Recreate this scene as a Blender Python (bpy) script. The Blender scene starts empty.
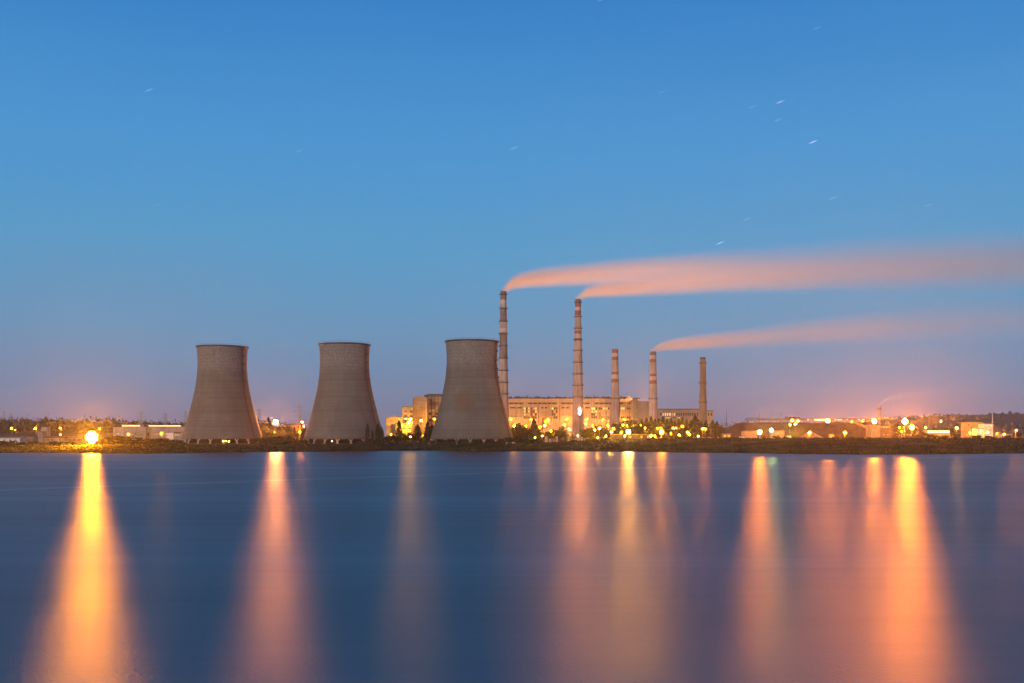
import bpy, math, random
from mathutils import Vector, noise
R = random.Random(11)
PI = math.pi
scn = bpy.context.scene
COL = scn.collection
F = 995.0            # focal length in pixels (35 mm lens, 36 mm sensor, 1024 px)
HOR = 437.0          # row of the horizon
CAMH = 10.0          # eye height above the water

def X(u, Y): return (u - 512.0) / F * Y
def Z(v, Y): return CAMH + (HOR - v) / F * Y
def lerp(a, b, t): return a + (b - a) * t
def sm(t):
    t = max(0.0, min(1.0, t)); return t * t * (3 - 2 * t)
def interp(tab, x):
    if x <= tab[0][0]: return tab[0][1]
    for (a, b), (c, d) in zip(tab, tab[1:]):
        if x <= c: return b + (d - b) * (x - a) / (c - a)
    return tab[-1][1]

# ------------------------------------------------------------------ materials
def nt(m):
    m.use_nodes = True
    t = m.node_tree
    return t, t.nodes, t.links
def bsdf_of(m): return m.node_tree.nodes['Principled BSDF']
_mats = {}
def mat(name, col, rough=0.85, var=0.25, scale=0.35, metal=0.0, streak=0.0, spec=0.3):
    """dull weathered surface: base colour broken up by two scales of noise and optional rain streaks"""
    if name in _mats: return _mats[name]
    m = bpy.data.materials.new(name)
    t, N, L = nt(m)
    b = bsdf_of(m)
    b.inputs['Roughness'].default_value = rough
    b.inputs['Metallic'].default_value = metal
    b.inputs['Specular IOR Level'].default_value = spec
    tc = N.new('ShaderNodeTexCoord')
    n1 = N.new('ShaderNodeTexNoise'); n1.inputs['Scale'].default_value = scale; n1.inputs['Detail'].default_value = 6
    L.new(tc.outputs['Object'], n1.inputs['Vector'])
    r = N.new('ShaderNodeValToRGB')
    r.color_ramp.elements[0].position = 0.3; r.color_ramp.elements[1].position = 0.72
    r.color_ramp.elements[0].color = (*[c * (1 - var) for c in col], 1)
    r.color_ramp.elements[1].color = (*[min(0.9, c * (1 + var)) for c in col], 1)
    L.new(n1.outputs['Fac'], r.inputs['Fac'])
    out = r.outputs['Color']
    if streak:
        mp = N.new('ShaderNodeMapping'); mp.inputs['Scale'].default_value = (0.5, 0.5, 0.04)
        n2 = N.new('ShaderNodeTexNoise'); n2.inputs['Scale'].default_value = 1.0; n2.inputs['Detail'].default_value = 4
        L.new(tc.outputs['Object'], mp.inputs['Vector']); L.new(mp.outputs['Vector'], n2.inputs['Vector'])
        mx = N.new('ShaderNodeMix'); mx.data_type = 'RGBA'; mx.blend_type = 'MULTIPLY'
        mx.inputs['Factor'].default_value = streak
        r2 = N.new('ShaderNodeValToRGB')
        r2.color_ramp.elements[0].position = 0.35; r2.color_ramp.elements[1].position = 0.6
        r2.color_ramp.elements[0].color = (.35, .3, .27, 1); r2.color_ramp.elements[1].color = (1, 1, 1, 1)
        L.new(n2.outputs['Fac'], r2.inputs['Fac'])
        L.new(out, mx.inputs['A']); L.new(r2.outputs['Color'], mx.inputs['B'])
        out = mx.outputs['Result']
    L.new(out, b.inputs['Base Color'])
    _mats[name] = m
    return m

def emit(col, strength):
    key = ('emit', tuple(round(c, 3) for c in col), round(strength, 1))
    if key in _mats: return _mats[key]
    m = bpy.data.materials.new('lit_glass')
    t, N, L = nt(m)
    b = bsdf_of(m)
    b.inputs['Base Color'].default_value = (.2, .17, .12, 1)
    b.inputs['Emission Color'].default_value = (*col, 1)
    b.inputs['Emission Strength'].default_value = strength
    _mats[key] = m
    return m

def leaf_mat(name, c1, c2):
    m = bpy.data.materials.new(name)
    t, N, L = nt(m)
    b = bsdf_of(m); b.inputs['Roughness'].default_value = .75; b.inputs['Specular IOR Level'].default_value = .2
    oi = N.new('ShaderNodeObjectInfo'); tc = N.new('ShaderNodeTexCoord')
    n = N.new('ShaderNodeTexNoise'); n.inputs['Scale'].default_value = .55; n.inputs['Detail'].default_value = 3
    L.new(tc.outputs['Object'], n.inputs['Vector'])
    a = N.new('ShaderNodeMath'); a.operation = 'MULTIPLY_ADD'; a.inputs[1].default_value = .5
    L.new(oi.outputs['Random'], a.inputs[0]); L.new(n.outputs['Fac'], a.inputs[2])
    mx = N.new('ShaderNodeMix'); mx.data_type = 'RGBA'
    mx.inputs['A'].default_value = (*c1, 1); mx.inputs['B'].default_value = (*c2, 1)
    s = N.new('ShaderNodeMapRange'); s.inputs['From Min'].default_value = .3; s.inputs['From Max'].default_value = 1.1
    L.new(a.outputs[0], s.inputs['Value']); L.new(s.outputs[0], mx.inputs['Factor'])
    L.new(mx.outputs['Result'], b.inputs['Base Color'])
    tr = N.new('ShaderNodeBsdfTranslucent'); L.new(mx.outputs['Result'], tr.inputs['Color'])
    ms = N.new('ShaderNodeMixShader'); ms.inputs[0].default_value = .25
    L.new(b.outputs[0], ms.inputs[1]); L.new(tr.outputs[0], ms.inputs[2])
    L.new(ms.outputs[0], N['Material Output'].inputs['Surface'])
    return m

M_STEEL = mat('galvanised_steel', (.22, .22, .22), .55, .2, 1.5, .6)
M_DARK = mat('dark_painted_steel', (.07, .065, .065), .6, .25, 1.0, .2)
M_BARK = mat('bark', (.10, .075, .055), .9, .35, 2.0)
M_CONC = mat('pale_concrete', (.36, .33, .29), .9, .18, .25, streak=.5)
M_GREYC = mat('grey_concrete', (.27, .26, .26), .9, .18, .12, streak=.35)
M_PANEL = mat('facade_panel', (.34, .27, .205), .9, .14, .10, streak=.4)
M_WARMW = mat('warm_plaster', (.40, .31, .20), .9, .15, .2, streak=.35)
M_ROOF = mat('roofing_felt', (.085, .075, .075), .9, .3, .3)
M_RUST = mat('rusty_sheet', (.20, .12, .08), .8, .3, .4, streak=.4)
M_WHITE = mat('white_paint', (.70, .68, .64), .7, .12, .4, streak=.3)
M_CWHITE = mat('grimy_white_band', (.56, .50, .44), .85, .15, .15, streak=.4)
M_RED = mat('faded_red_paint', (.33, .135, .09), .8, .2, .3, streak=.3)
M_CHIM = mat('chimney_concrete', (.46, .38, .33), .9, .16, .08, streak=.5)
M_CHIMD = mat('sooty_chimney_concrete', (.25, .208, .19), .9, .2, .08, streak=.5)
M_GLASS = mat('dark_window_glass', (.03, .03, .035), .15, .2, .5, spec=.5)
M_FRAME = mat('window_frame', (.25, .22, .19), .7, .1)
M_COAL = mat('coal', (.045, .038, .036), .95, .4, .12)
M_SAND = mat('sand', (.38, .28, .15), .95, .15, .2)
M_LEAF = [leaf_mat('dark_foliage', (.018, .030, .012), (.045, .060, .020)),
          leaf_mat('mid_foliage', (.035, .052, .018), (.075, .090, .030)),
          leaf_mat('pale_foliage', (.06, .075, .025), (.11, .115, .04))]

# ------------------------------------------------------------------ mesh building
class MB:
    def __init__(s): s.v, s.f, s.m = [], [], []
    def add(s, vs, fs, mi=0):
        b = len(s.v); s.v += [tuple(p) for p in vs]
        s.f += [tuple(b + i for i in f) for f in fs]; s.m += [mi] * len(fs)
        return s
    def box(s, x0, x1, y0, y1, z0, z1, mi=0):
        return s.add([(x0, y0, z0), (x1, y0, z0), (x1, y1, z0), (x0, y1, z0), (x0, y0, z1), (x1, y0, z1), (x1, y1, z1), (x0, y1, z1)],
                     [(0, 3, 2, 1), (4, 5, 6, 7), (0, 1, 5, 4), (1, 2, 6, 5), (2, 3, 7, 6), (3, 0, 4, 7)], mi)
    def prism(s, poly, y0, y1, mi=0):
        """polygon in x,z extruded along y"""
        n = len(poly)
        vs = [(x, y0, z) for x, z in poly] + [(x, y1, z) for x, z in poly]
        fs = [tuple(range(n)), tuple(range(2 * n - 1, n - 1, -1))]
        fs += [(i + n, (i + 1) % n + n, (i + 1) % n, i) for i in range(n)]
        return s.add(vs, fs, mi)
    def bar(s, p, q, r0, r1=None, n=6, mi=0):
        r1 = r0 if r1 is None else r1
        p, q = Vector(p), Vector(q); d = (q - p).normalized()
        a = d.orthogonal().normalized(); b = d.cross(a)
        vs = []
        for c, r in ((p, r0), (q, r1)):
            for i in range(n):
                t = 2 * PI * i / n
                vs.append(c + a * (r * math.cos(t)) + b * (r * math.sin(t)))
        fs = [(i, (i + 1) % n, n + (i + 1) % n, n + i) for i in range(n)]
        fs += [tuple(range(n - 1, -1, -1)), tuple(range(n, 2 * n))]
        return s.add(vs, fs, mi)
    def lathe(s, prof, n=48, mis=None, closed=False, cap=False):
        vs = []
        for r, z in prof:
            for i in range(n):
                t = 2 * PI * i / n; vs.append((r * math.cos(t), r * math.sin(t), z))
        b = len(s.v); s.v += vs
        k = len(prof)
        rng = range(k) if closed else range(k - 1)
        for j in rng:
            j2 = (j + 1) % k
            for i in range(n):
                i2 = (i + 1) % n
                s.f.append((b + j * n + i, b + j * n + i2, b + j2 * n + i2, b + j2 * n + i)); s.m.append(mis[j] if mis else 0)
        if cap:
            s.f.append(tuple(b + (k - 1) * n + i for i in range(n))); s.m.append(mis[-1] if mis else 0)
            s.f.append(tuple(b + i for i in range(n - 1, -1, -1))); s.m.append(mis[0] if mis else 0)
        return s
    def ball(s, c, r, n=8, k=5, mi=0, sz=1.0):
        vs = [(c[0], c[1], c[2] - r * sz)]
        for j in range(1, k):
            a = -PI / 2 + PI * j / k
            for i in range(n):
                t = 2 * PI * i / n
                vs.append((c[0] + r * math.cos(a) * math.cos(t), c[1] + r * math.cos(a) * math.sin(t), c[2] + r * sz * math.sin(a)))
        vs.append((c[0], c[1], c[2] + r * sz)); e = len(vs) - 1
        fs = [(0, 1 + (i + 1) % n, 1 + i) for i in range(n)]
        for j in range(k - 2):
            o = 1 + j * n
            fs += [(o + i, o + (i + 1) % n, o + n + (i + 1) % n, o + n + i) for i in range(n)]
        o = 1 + (k - 2) * n
        fs += [(o + i, o + (i + 1) % n, e) for i in range(n)]
        return s.add(vs, fs, mi)
    def mesh(s, name, mats, smooth=False):
        me = bpy.data.meshes.new(name)
        me.from_pydata(s.v, [], s.f)
        for m in (mats if isinstance(mats, (list, tuple)) else [mats]): me.materials.append(m)
        if any(s.m): me.polygons.foreach_set('material_index', s.m)
        if smooth: me.polygons.foreach_set('use_smooth', [True] * len(s.f))
        me.update()
        return me
    def obj(s, name, mats, parent=None, smooth=False, loc=(0, 0, 0)):
        return link(name, s.mesh(name, mats, smooth), parent, loc)

def link(name, me, parent=None, loc=(0, 0, 0)):
    o = bpy.data.objects.new(name, me); COL.objects.link(o)
    o.parent = parent; o.location = loc
    return o
def tag(o, label, cat, group=None, kind=None):
    o['label'] = label; o['category'] = cat
    if group: o['group'] = group
    if kind: o['kind'] = kind
    return o
def thing(name, label, cat, loc, group=None, rz=0):
    o = bpy.data.objects.new(name, None); COL.objects.link(o)
    o.empty_display_size = 1; o.location = loc; o.rotation_euler = (0, 0, rz)
    return tag(o, label, cat, group)

# ------------------------------------------------------------------ terrain
SHORE = [(0, 452.9), (50, 452.8), (100, 453.4), (150, 453.7), (200, 453.0), (260, 452.2), (320, 451.7), (380, 450.9), (440, 450.7), (480, 451.5),
         (540, 451.4), (610, 451.6), (660, 452.3), (710, 452.8), (750, 453.1), (800, 454.1), (860, 454.5), (920, 454.5), (980, 453.7), (1024, 453.3)]
PLAT = [(0, 5), (150, 5), (190, 4), (500, 4), (560, 5.6), (620, 7.5), (720, 8.8), (1024, 8.8)]
WID = [(0, 80), (180, 60), (500, 60), (620, 75), (740, 120), (1024, 130)]
def shore(u): return CAMH * F / (interp(SHORE, u) - HOR)
def ground(x, Y):
    u = 512 + x / Y * F
    s = shore(u) + 5 * noise.noise((x * .02, 3.3, 0)) + 1.6 * noise.noise((x * .11, 7.7, 0))
    t = Y - s
    if t < 0: return max(-3.0, t * .12)
    p = interp(PLAT, u)
    z = min(.55, t * .3) + (p - .55) * sm(t / interp(WID, u))
    z += (8.5 - p) * sm((Y - 960) / 140)
    amp = sm(t / 15) * (1 - .7 * sm((Y - 900) / 200))
    return z + amp * (.8 * noise.noise((x * .05, Y * .05, 1)) + .18 * noise.noise((x * .21, Y * .21, 5)))
def G(u, Y): return ground(X(u, Y), Y)

def build_ground():
    us = []
    u = -2600.0
    while u < 3600:
        us.append(u); u += 3.0 if -40 < u < 1064 else 60.0
    offs = [-40, -25, -12, -6, -3, -1.5, 0, 1, 2, 3.5, 5, 8, 11, 15, 20, 26, 32, 40, 48, 56, 66, 78, 90, 105, 120, 140, 160, 190, 220, 260, 300, 350, 420,
            520, 700, 1000, 1600, 2600, 4200, 4900]
    b = MB(); vs = []; fs = []
    for u in us:
        s = shore(u)
        for o in offs:
            Y = s + o; x = X(u, Y)
            vs.append((x, Y, ground(x, Y)))
    k = len(offs)
    for i in range(len(us) - 1):
        for j in range(k - 1):
            fs.append((i * k + j, (i + 1) * k + j, (i + 1) * k + j + 1, i * k + j + 1))
    b.add(vs, fs)
    m = bpy.data.materials.new('grassy_ground'); t, N, L = nt(m); bs = bsdf_of(m)
    bs.inputs['Roughness'].default_value = .95; bs.inputs['Specular IOR Level'].default_value = .1
    tc = N.new('ShaderNodeTexCoord')
    mp = N.new('ShaderNodeMapping'); mp.inputs['Scale'].default_value = (.03, .09, .1)
    L.new(tc.outputs['Object'], mp.inputs['Vector'])
    n = N.new('ShaderNodeTexNoise'); n.inputs['Scale'].default_value = 1; n.inputs['Detail'].default_value = 8; n.inputs['Roughness'].default_value = .65
    L.new(mp.outputs[0], n.inputs['Vector'])
    r = N.new('ShaderNodeValToRGB'); e = r.color_ramp.elements
    e[0].position = .36; e[0].color = (.010, .018, .007, 1); e[1].position = .68; e[1].color = (.09, .078, .045, 1)
    x = e.new(.5); x.color = (.022, .034, .012, 1)
    L.new(n.outputs['Fac'], r.inputs['Fac'])
    g = N.new('ShaderNodeNewGeometry'); sp = N.new('ShaderNodeSeparateXYZ'); L.new(g.outputs['Position'], sp.inputs[0])
    mr = N.new('ShaderNodeMapRange'); mr.inputs['From Min'].default_value = .25; mr.inputs['From Max'].default_value = .8
    L.new(sp.outputs['Z'], mr.inputs['Value'])
    mx = N.new('ShaderNodeMix'); mx.data_type = 'RGBA'; mx.inputs['A'].default_value = (.03, .025, .02, 1)   # wet mud at the waterline
    L.new(mr.outputs[0], mx.inputs['Factor']); L.new(r.outputs[0], mx.inputs['B'])
    L.new(mx.outputs['Result'], bs.inputs['Base Color'])
    o = b.obj('ground', m, smooth=True); o['kind'] = 'structure'
build_ground()

def build_water():
    b = MB(); b.add([(-7000, -900, 0), (7000, -900, 0), (7000, 1500, 0), (-7000, 1500, 0)], [(0, 1, 2, 3)])
    m = bpy.data.materials.new('lake_water'); t, N, L = nt(m); bs = bsdf_of(m)
    N.remove(bs)
    gl = N.new('ShaderNodeBsdfGlossy'); gl.distribution = 'BECKMANN'; gl.inputs['Color'].default_value = (.95, .88, .90, 1)
    df = N.new('ShaderNodeBsdfDiffuse'); df.inputs['Color'].default_value = (.004, .011, .024, 1)
    fr = N.new('ShaderNodeFresnel'); fr.inputs['IOR'].default_value = 1.33
    pw = N.new('ShaderNodeMath'); pw.operation = 'POWER'; pw.inputs[1].default_value = .22; L.new(fr.outputs[0], pw.inputs[0])   # a ruffled surface reflects more evenly than a mirror-flat one
    fm = N.new('ShaderNodeMath'); fm.operation = 'MULTIPLY'; fm.inputs[1].default_value = .42; L.new(pw.outputs[0], fm.inputs[0])
    mx = N.new('ShaderNodeMixShader'); L.new(fm.outputs[0], mx.inputs[0]); L.new(df.outputs[0], mx.inputs[1]); L.new(gl.outputs[0], mx.inputs[2])
    L.new(mx.outputs[0], N['Material Output'].inputs['Surface'])
    tc = N.new('ShaderNodeTexCoord')
    # broad calm and ruffled lanes lying across the lake
    mp = N.new('ShaderNodeMapping'); mp.inputs['Scale'].default_value = (.0013, .018, 1); mp.inputs['Rotation'].default_value = (0, 0, math.radians(-6))
    L.new(tc.outputs['Object'], mp.inputs['Vector'])
    n = N.new('ShaderNodeTexNoise'); n.inputs['Scale'].default_value = 1; n.inputs['Detail'].default_value = 8; n.inputs['Roughness'].default_value = .72
    L.new(mp.outputs[0], n.inputs['Vector'])
    mr = N.new('ShaderNodeMapRange'); mr.inputs['From Min'].default_value = .3; mr.inputs['From Max'].default_value = .7
    mr.inputs['To Min'].default_value = WATER_R - .07; mr.inputs['To Max'].default_value = WATER_R + .07
    L.new(n.outputs['Fac'], mr.inputs['Value'])
    # one long smooth wake line from an earlier boat: Y = 283 + 0.98 x on the lake
    sp = N.new('ShaderNodeSeparateXYZ'); L.new(tc.outputs['Object'], sp.inputs[0])
    fc = N.new('ShaderNodeMath'); fc.operation = 'MULTIPLY_ADD'; fc.inputs[1].default_value = -.98; fc.inputs[2].default_value = -283
    L.new(sp.outputs['X'], fc.inputs[0])
    ad = N.new('ShaderNodeMath'); ad.operation = 'ADD'; L.new(fc.outputs[0], ad.inputs[0]); L.new(sp.outputs['Y'], ad.inputs[1])
    ab = N.new('ShaderNodeMath'); ab.operation = 'ABSOLUTE'; L.new(ad.outputs[0], ab.inputs[0])
    w = N.new('ShaderNodeMapRange'); w.interpolation_type = 'SMOOTHSTEP'
    w.inputs['From Min'].default_value = 1.5; w.inputs['From Max'].default_value = 10; w.inputs['To Min'].default_value = -.04; w.inputs['To Max'].default_value = 0
    L.new(ab.outputs[0], w.inputs['Value'])
    a2 = N.new('ShaderNodeMath'); a2.operation = 'ADD'; L.new(mr.outputs[0], a2.inputs[0]); L.new(w.outputs[0], a2.inputs[1])
    L.new(a2.outputs[0], gl.inputs['Roughness'])
    lv = N.new('ShaderNodeMapRange'); lv.inputs['From Min'].default_value = .3; lv.inputs['From Max'].default_value = .7; lv.inputs['To Min'].default_value = .28; lv.inputs['To Max'].default_value = .43
    L.new(n.outputs['Fac'], lv.inputs['Value'])
    wk = N.new('ShaderNodeMapRange'); wk.interpolation_type = 'SMOOTHSTEP'
    wk.inputs['From Min'].default_value = 1; wk.inputs['From Max'].default_value = 6; wk.inputs['To Min'].default_value = .08; wk.inputs['To Max'].default_value = 0
    L.new(ab.outputs[0], wk.inputs['Value'])
    fa = N.new('ShaderNodeMath'); fa.operation = 'ADD'; L.new(lv.outputs[0], fa.inputs[0]); L.new(wk.outputs[0], fa.inputs[1]); L.new(fa.outputs[0], fm.inputs[1])
    # fine wind ripples
    mp2 = N.new('ShaderNodeMapping'); mp2.inputs['Scale'].default_value = (2.2, 4.5, 1)
    L.new(tc.outputs['Object'], mp2.inputs['Vector'])
    n2 = N.new('ShaderNodeTexNoise'); n2.inputs['Scale'].default_value = 1.6; n2.inputs['Detail'].default_value = 3
    L.new(mp2.outputs[0], n2.inputs['Vector'])
    bp = N.new('ShaderNodeBump'); bp.inputs['Strength'].default_value = .42; bp.inputs['Distance'].default_value = .06
    L.new(n2.outputs['Fac'], bp.inputs['Height']); L.new(bp.outputs[0], gl.inputs['Normal']); L.new(bp.outputs[0], fr.inputs['Normal'])
    o = b.obj('water', m); o['kind'] = 'structure'
WATER_R = .365
build_water()

def ridge(name, pts, Y, depth, mtl, amp):
    """a hill: its crest follows pts (u, v) at distance Y, sloping down towards the viewer and away again"""
    vs = []; fs = []; rows = [(-1, 0), (-.7, .25), (-.35, .75), (0, 1), (.5, .6), (1, 0)]
    u = pts[0][0]; us = []
    while u <= pts[-1][0]: us.append(u); u += 4
    for u in us:
        h = Z(interp(pts, u), Y) - 6
        for (q, hh) in rows:
            x = X(u, Y); y = Y + q * depth
            vs.append((x, y, 6 + h * hh * (1 + amp * noise.noise((x * .01, y * .01, 2)) + amp * .5 * noise.noise((x * .06, y * .06, 4)))))
    k = len(rows)
    for i in range(len(us) - 1):
        for j in range(k - 1): fs.append((i * k + j, (i + 1) * k + j, (i + 1) * k + j + 1, i * k + j + 1))
    o = MB().add(vs, fs).obj(name, mtl, smooth=True); o['kind'] = 'structure'
    return o
M_HILL = mat('far_hill_scrub', (.045, .05, .03), .95, .4, .02)
ridge('hills', [(820, 436), (870, 421), (905, 418), (930, 416.5), (955, 415), (985, 414.6), (1010, 414), (1040, 413.5), (1150, 413), (1400, 420), (1500, 430)], 4600, 500, M_HILL, .05)
ridge('hills', [(-500, 432), (-300, 425), (-60, 422), (20, 421.5), (60, 421.5), (110, 422), (170, 424), (260, 427), (330, 432), (350, 434)], 1750, 260, M_HILL, .06)
ridge('hills', [(700, 433), (725, 427), (742, 425), (790, 424), (850, 425), (905, 428), (960, 433)], 1950, 200, M_HILL, .06)

# ------------------------------------------------------------------ vegetation
def leaf_clump(b, c, size, rnd, mi=0):
    d = Vector((rnd.gauss(0, 1), rnd.gauss(0, 1), rnd.gauss(0, .7))).normalized()
    a = d.orthogonal().normalized(); e = d.cross(a)
    t = rnd.uniform(0, PI); a, e = a * math.cos(t) + e * math.sin(t), e * math.cos(t) - a * math.sin(t)
    s1 = size * rnd.uniform(.6, 1.3); s2 = size * rnd.uniform(.5, 1.0)
    c = Vector(c)
    b.add([c - a * s1, c - e * s2 * .6 + d * s1 * .15, c + a * s1, c + e * s2], [(0, 1, 2, 3)], mi)
def crown_mesh(kind, seed):
    rnd = random.Random(seed); b = MB()
    if kind == 'poplar':        # 14 m
        for i in range(620):
            z = rnd.uniform(1.2, 14); q = (z - 1.2) / 12.8
            r = 2.0 * (math.sin(PI * min(1, q * .9 + .12)) ** .6) * (1 - .35 * q)
            lob = 1 + .35 * noise.noise((z * .6, seed, 0))
            t = rnd.uniform(0, 2 * PI); rr = r * lob * (rnd.random() ** .45)
            leaf_clump(b, (rr * math.cos(t), rr * math.sin(t), z), .42, rnd)
    elif kind == 'broad':       # 10 m
        blobs = []
        for i in range(11):
            t = rnd.uniform(0, 2 * PI); q = rnd.random() ** .6
            blobs.append((2.9 * q * math.cos(t), 2.9 * q * math.sin(t), rnd.uniform(3.2, 8.2) - q * .6, rnd.uniform(1.2, 2.1)))
        for i in range(720):
            cx, cy, cz, r = rnd.choice(blobs)
            d = Vector((rnd.gauss(0, 1), rnd.gauss(0, 1), rnd.gauss(0, 1))).normalized() * (r * rnd.random() ** .4)
            leaf_clump(b, (cx + d.x, cy + d.y, min(10, cz + d.z * .9)), .45, rnd)
    else:                       # shrub 3.5 m
        blobs = []
        for i in range(9):
            t = rnd.uniform(0, 2 * PI); q = rnd.random() ** .5
            blobs.append((3.0 * q * math.cos(t), 2.4 * q * math.sin(t), rnd.uniform(.7, 2.5) * (1 - .35 * q), rnd.uniform(.8, 1.25)))
        for i in range(480):
            cx, cy, cz, r = rnd.choice(blobs)
            d = Vector((rnd.gauss(0, 1), rnd.gauss(0, 1), rnd.gauss(0, 1))).normalized() * (r * rnd.random() ** .4)
            leaf_clump(b, (cx + d.x, cy + d.y, max(.1, min(3.5, cz + d.z))), .34, rnd)
    return b
def trunk_mesh(kind, seed):
    rnd = random.Random(seed + 99); b = MB()
    H, r, lo = {'poplar': (11.5, .28, .15), 'broad': (5.5, .30, .35), 'shrub': (1.6, .12, .2)}[kind]
    n = 4; p = Vector((0, 0, -.6)); rad = r
    for i in range(n):
        q = Vector((rnd.uniform(-.2, .2), rnd.uniform(-.2, .2), H * (i + 1) / n))
        b.bar(p, q, rad, rad * .78, 6); p = q; rad *= .78
    for i in range(7):
        t = rnd.uniform(0, 2 * PI); z = H * rnd.uniform(lo, .95)
        L_ = {'poplar': 1.4, 'broad': 3.0, 'shrub': 1.8}[kind] * rnd.uniform(.6, 1.1)
        up = {'poplar': 2.0, 'broad': 1.7, 'shrub': .9}[kind]
        b.bar((0, 0, z), (L_ * math.cos(t), L_ * math.sin(t), z + up), r * .35, r * .12, 5)
    return b
VEG = {}
BASEH = {'poplar': 14.0, 'broad': 10.0, 'shrub': 3.5}
for kind in BASEH:
    for tone in range(3):
        for k in range(3):
            sd = 10 * k + tone + {'poplar': 100, 'broad': 300, 'shrub': 500}[kind]
            VEG[kind, tone, k] = (trunk_mesh(kind, sd).mesh('trunk', M_BARK), crown_mesh(kind, sd).mesh('crown', M_LEAF[tone]))
ORD = ['first', 'second', 'third', 'fourth', 'fifth', 'sixth', 'seventh', 'eighth', 'ninth', 'tenth', 'eleventh', 'twelfth', 'thirteenth', 'fourteenth', 'fifteenth', 'sixteenth', 'seventeenth', 'eighteenth']
_vr = random.Random(5)
_proto = {}
def plant(u, vtop, Y, kind, tone, label, group, wide=1.0):
    x = X(u, Y); gz = ground(x, Y)
    h = max(1.2, Z(vtop, Y) - gz)
    sc = h / BASEH[kind]
    w = wide * {'broad': 1.45, 'poplar': 1.2, 'shrub': 1.4}[kind] * (sc if kind != 'poplar' else sc ** .7)
    name = {'poplar': 'poplar_tree', 'broad': 'broadleaf_tree', 'shrub': 'shrub'}[kind]
    k = _vr.randrange(3)
    key = (kind, tone, k)
    root = bpy.data.objects.new(name, None); COL.objects.link(root)
    root.location = (x, Y, gz); root.scale = (w, w, sc); root.rotation_euler = (0, 0, _vr.uniform(0, 6.28))
    tag(root, label, 'tree' if kind != 'shrub' else 'shrub', group)
    if key not in _proto:
        tk = link('trunk' if kind != 'shrub' else 'stem', VEG[key][0], root); cr = link('crown' if kind != 'shrub' else 'foliage', VEG[key][1], root)
        _proto[key] = (tk, cr)
    else:
        for s in _proto[key]:
            c = s.copy(); COL.objects.link(c); c.parent = root
    return root
TONE = ['dark', 'mid green', 'pale']
def row(place, group, items):
    """items: (u, top row, distance, kind, tone, width); labelled in order from the left within the row, per kind and tone"""
    seen = {}; tot = {}
    for it in items: tot[it[3], it[4]] = tot.get((it[3], it[4]), 0) + 1
    for (u, v, Y, kind, tone, w) in sorted(items):
        i = seen.get((kind, tone), 0); seen[kind, tone] = i + 1
        kn = {'poplar': 'slender poplar', 'broad': 'broad tree', 'shrub': 'low shrub'}[kind]
        n = tot[kind, tone]
        tail = ('the only one' if n == 1 else ORD[i] + ' from the left' if i < len(ORD) else 'far along')
        plant(u, v, Y, kind, tone, f'{TONE[tone]} {kn} {place}, {tail}', group, w)
row('on the bank before the long shed', 'shrubs on the bank by the first cooling tower',
    [(104, 438, 705, 'shrub', 1, 1.1), (112, 435.5, 715, 'shrub', 0, 1.1), (120, 434, 720, 'shrub', 0, 1.2), (128, 435.5, 712, 'shrub', 1, 1.2), (136, 434.8, 720, 'shrub', 0, 1.2), (144, 436.5, 712, 'shrub', 0, 1.1),
     (151, 436, 716, 'shrub', 1, 1.1), (158, 438, 710, 'shrub', 0, 1.1), (165, 437, 718, 'shrub', 0, 1.1), (172, 438, 712, 'shrub', 1, 1.2), (178, 439.5, 705, 'shrub', 0, 1.1), (160, 445, 680, 'shrub', 0, .8), (173, 444, 690, 'shrub', 0, .8), (187, 443.5, 690, 'shrub', 0, .9)])
row('along the shore beside the low white shed', 'shrubs by the low sheds',
    [(4, 440, 700, 'shrub', 0, 1.2), (13, 439.5, 705, 'shrub', 0, 1.3), (21, 441, 700, 'shrub', 1, 1.1), (30, 440.5, 705, 'shrub', 1, 1.2), (39, 441.5, 700, 'shrub', 0, 1.2), (52, 440.5, 700, 'shrub', 0, 1.2), (61, 440, 705, 'shrub', 1, 1.2), (71, 441, 700, 'shrub', 1, 1.2), (80, 443, 695, 'shrub', 0, 1.2)])
row('between the first two cooling towers', 'trees between the first and second cooling tower',
    [(263, 418, 990, 'broad', 1, .9), (268.5, 417, 1000, 'poplar', 0, 1.3), (277, 425, 985, 'broad', 2, .8), (282.5, 421, 990, 'broad', 1, .8), (288, 425, 985, 'broad', 1, .8), (294.5, 427, 935, 'poplar', 0, .9), (297.5, 430, 930, 'poplar', 0, .8), (302, 429, 940, 'poplar', 0, 1.0),
     (265.5, 425, 950, 'broad', 1, .8), (272, 428, 945, 'broad', 1, .7), (280, 429, 950, 'broad', 2, .7), (286.5, 430, 945, 'broad', 1, .7),
     (262, 436, 800, 'shrub', 0, 1.1), (269, 437, 805, 'shrub', 1, 1.2), (276, 435, 810, 'shrub', 1, 1.3), (284, 434.5, 815, 'shrub', 0, 1.3), (292, 437, 810, 'shrub', 0, 1.2), (300, 438, 805, 'shrub', 0, 1.2)])
row("at the foot of the second cooling tower", 'poplars at the second cooling tower',
    [(367.5, 423.5, 832, 'poplar', 0, .95), (372.5, 430, 828, 'poplar', 0, .8), (377.8, 424, 832, 'poplar', 0, 1.1), (381.8, 427, 828, 'poplar', 0, 1.0), (363, 440, 815, 'shrub', 0, 1.0), (371, 439, 812, 'shrub', 0, 1.2), (381, 438, 815, 'shrub', 0, 1.2)])
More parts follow.
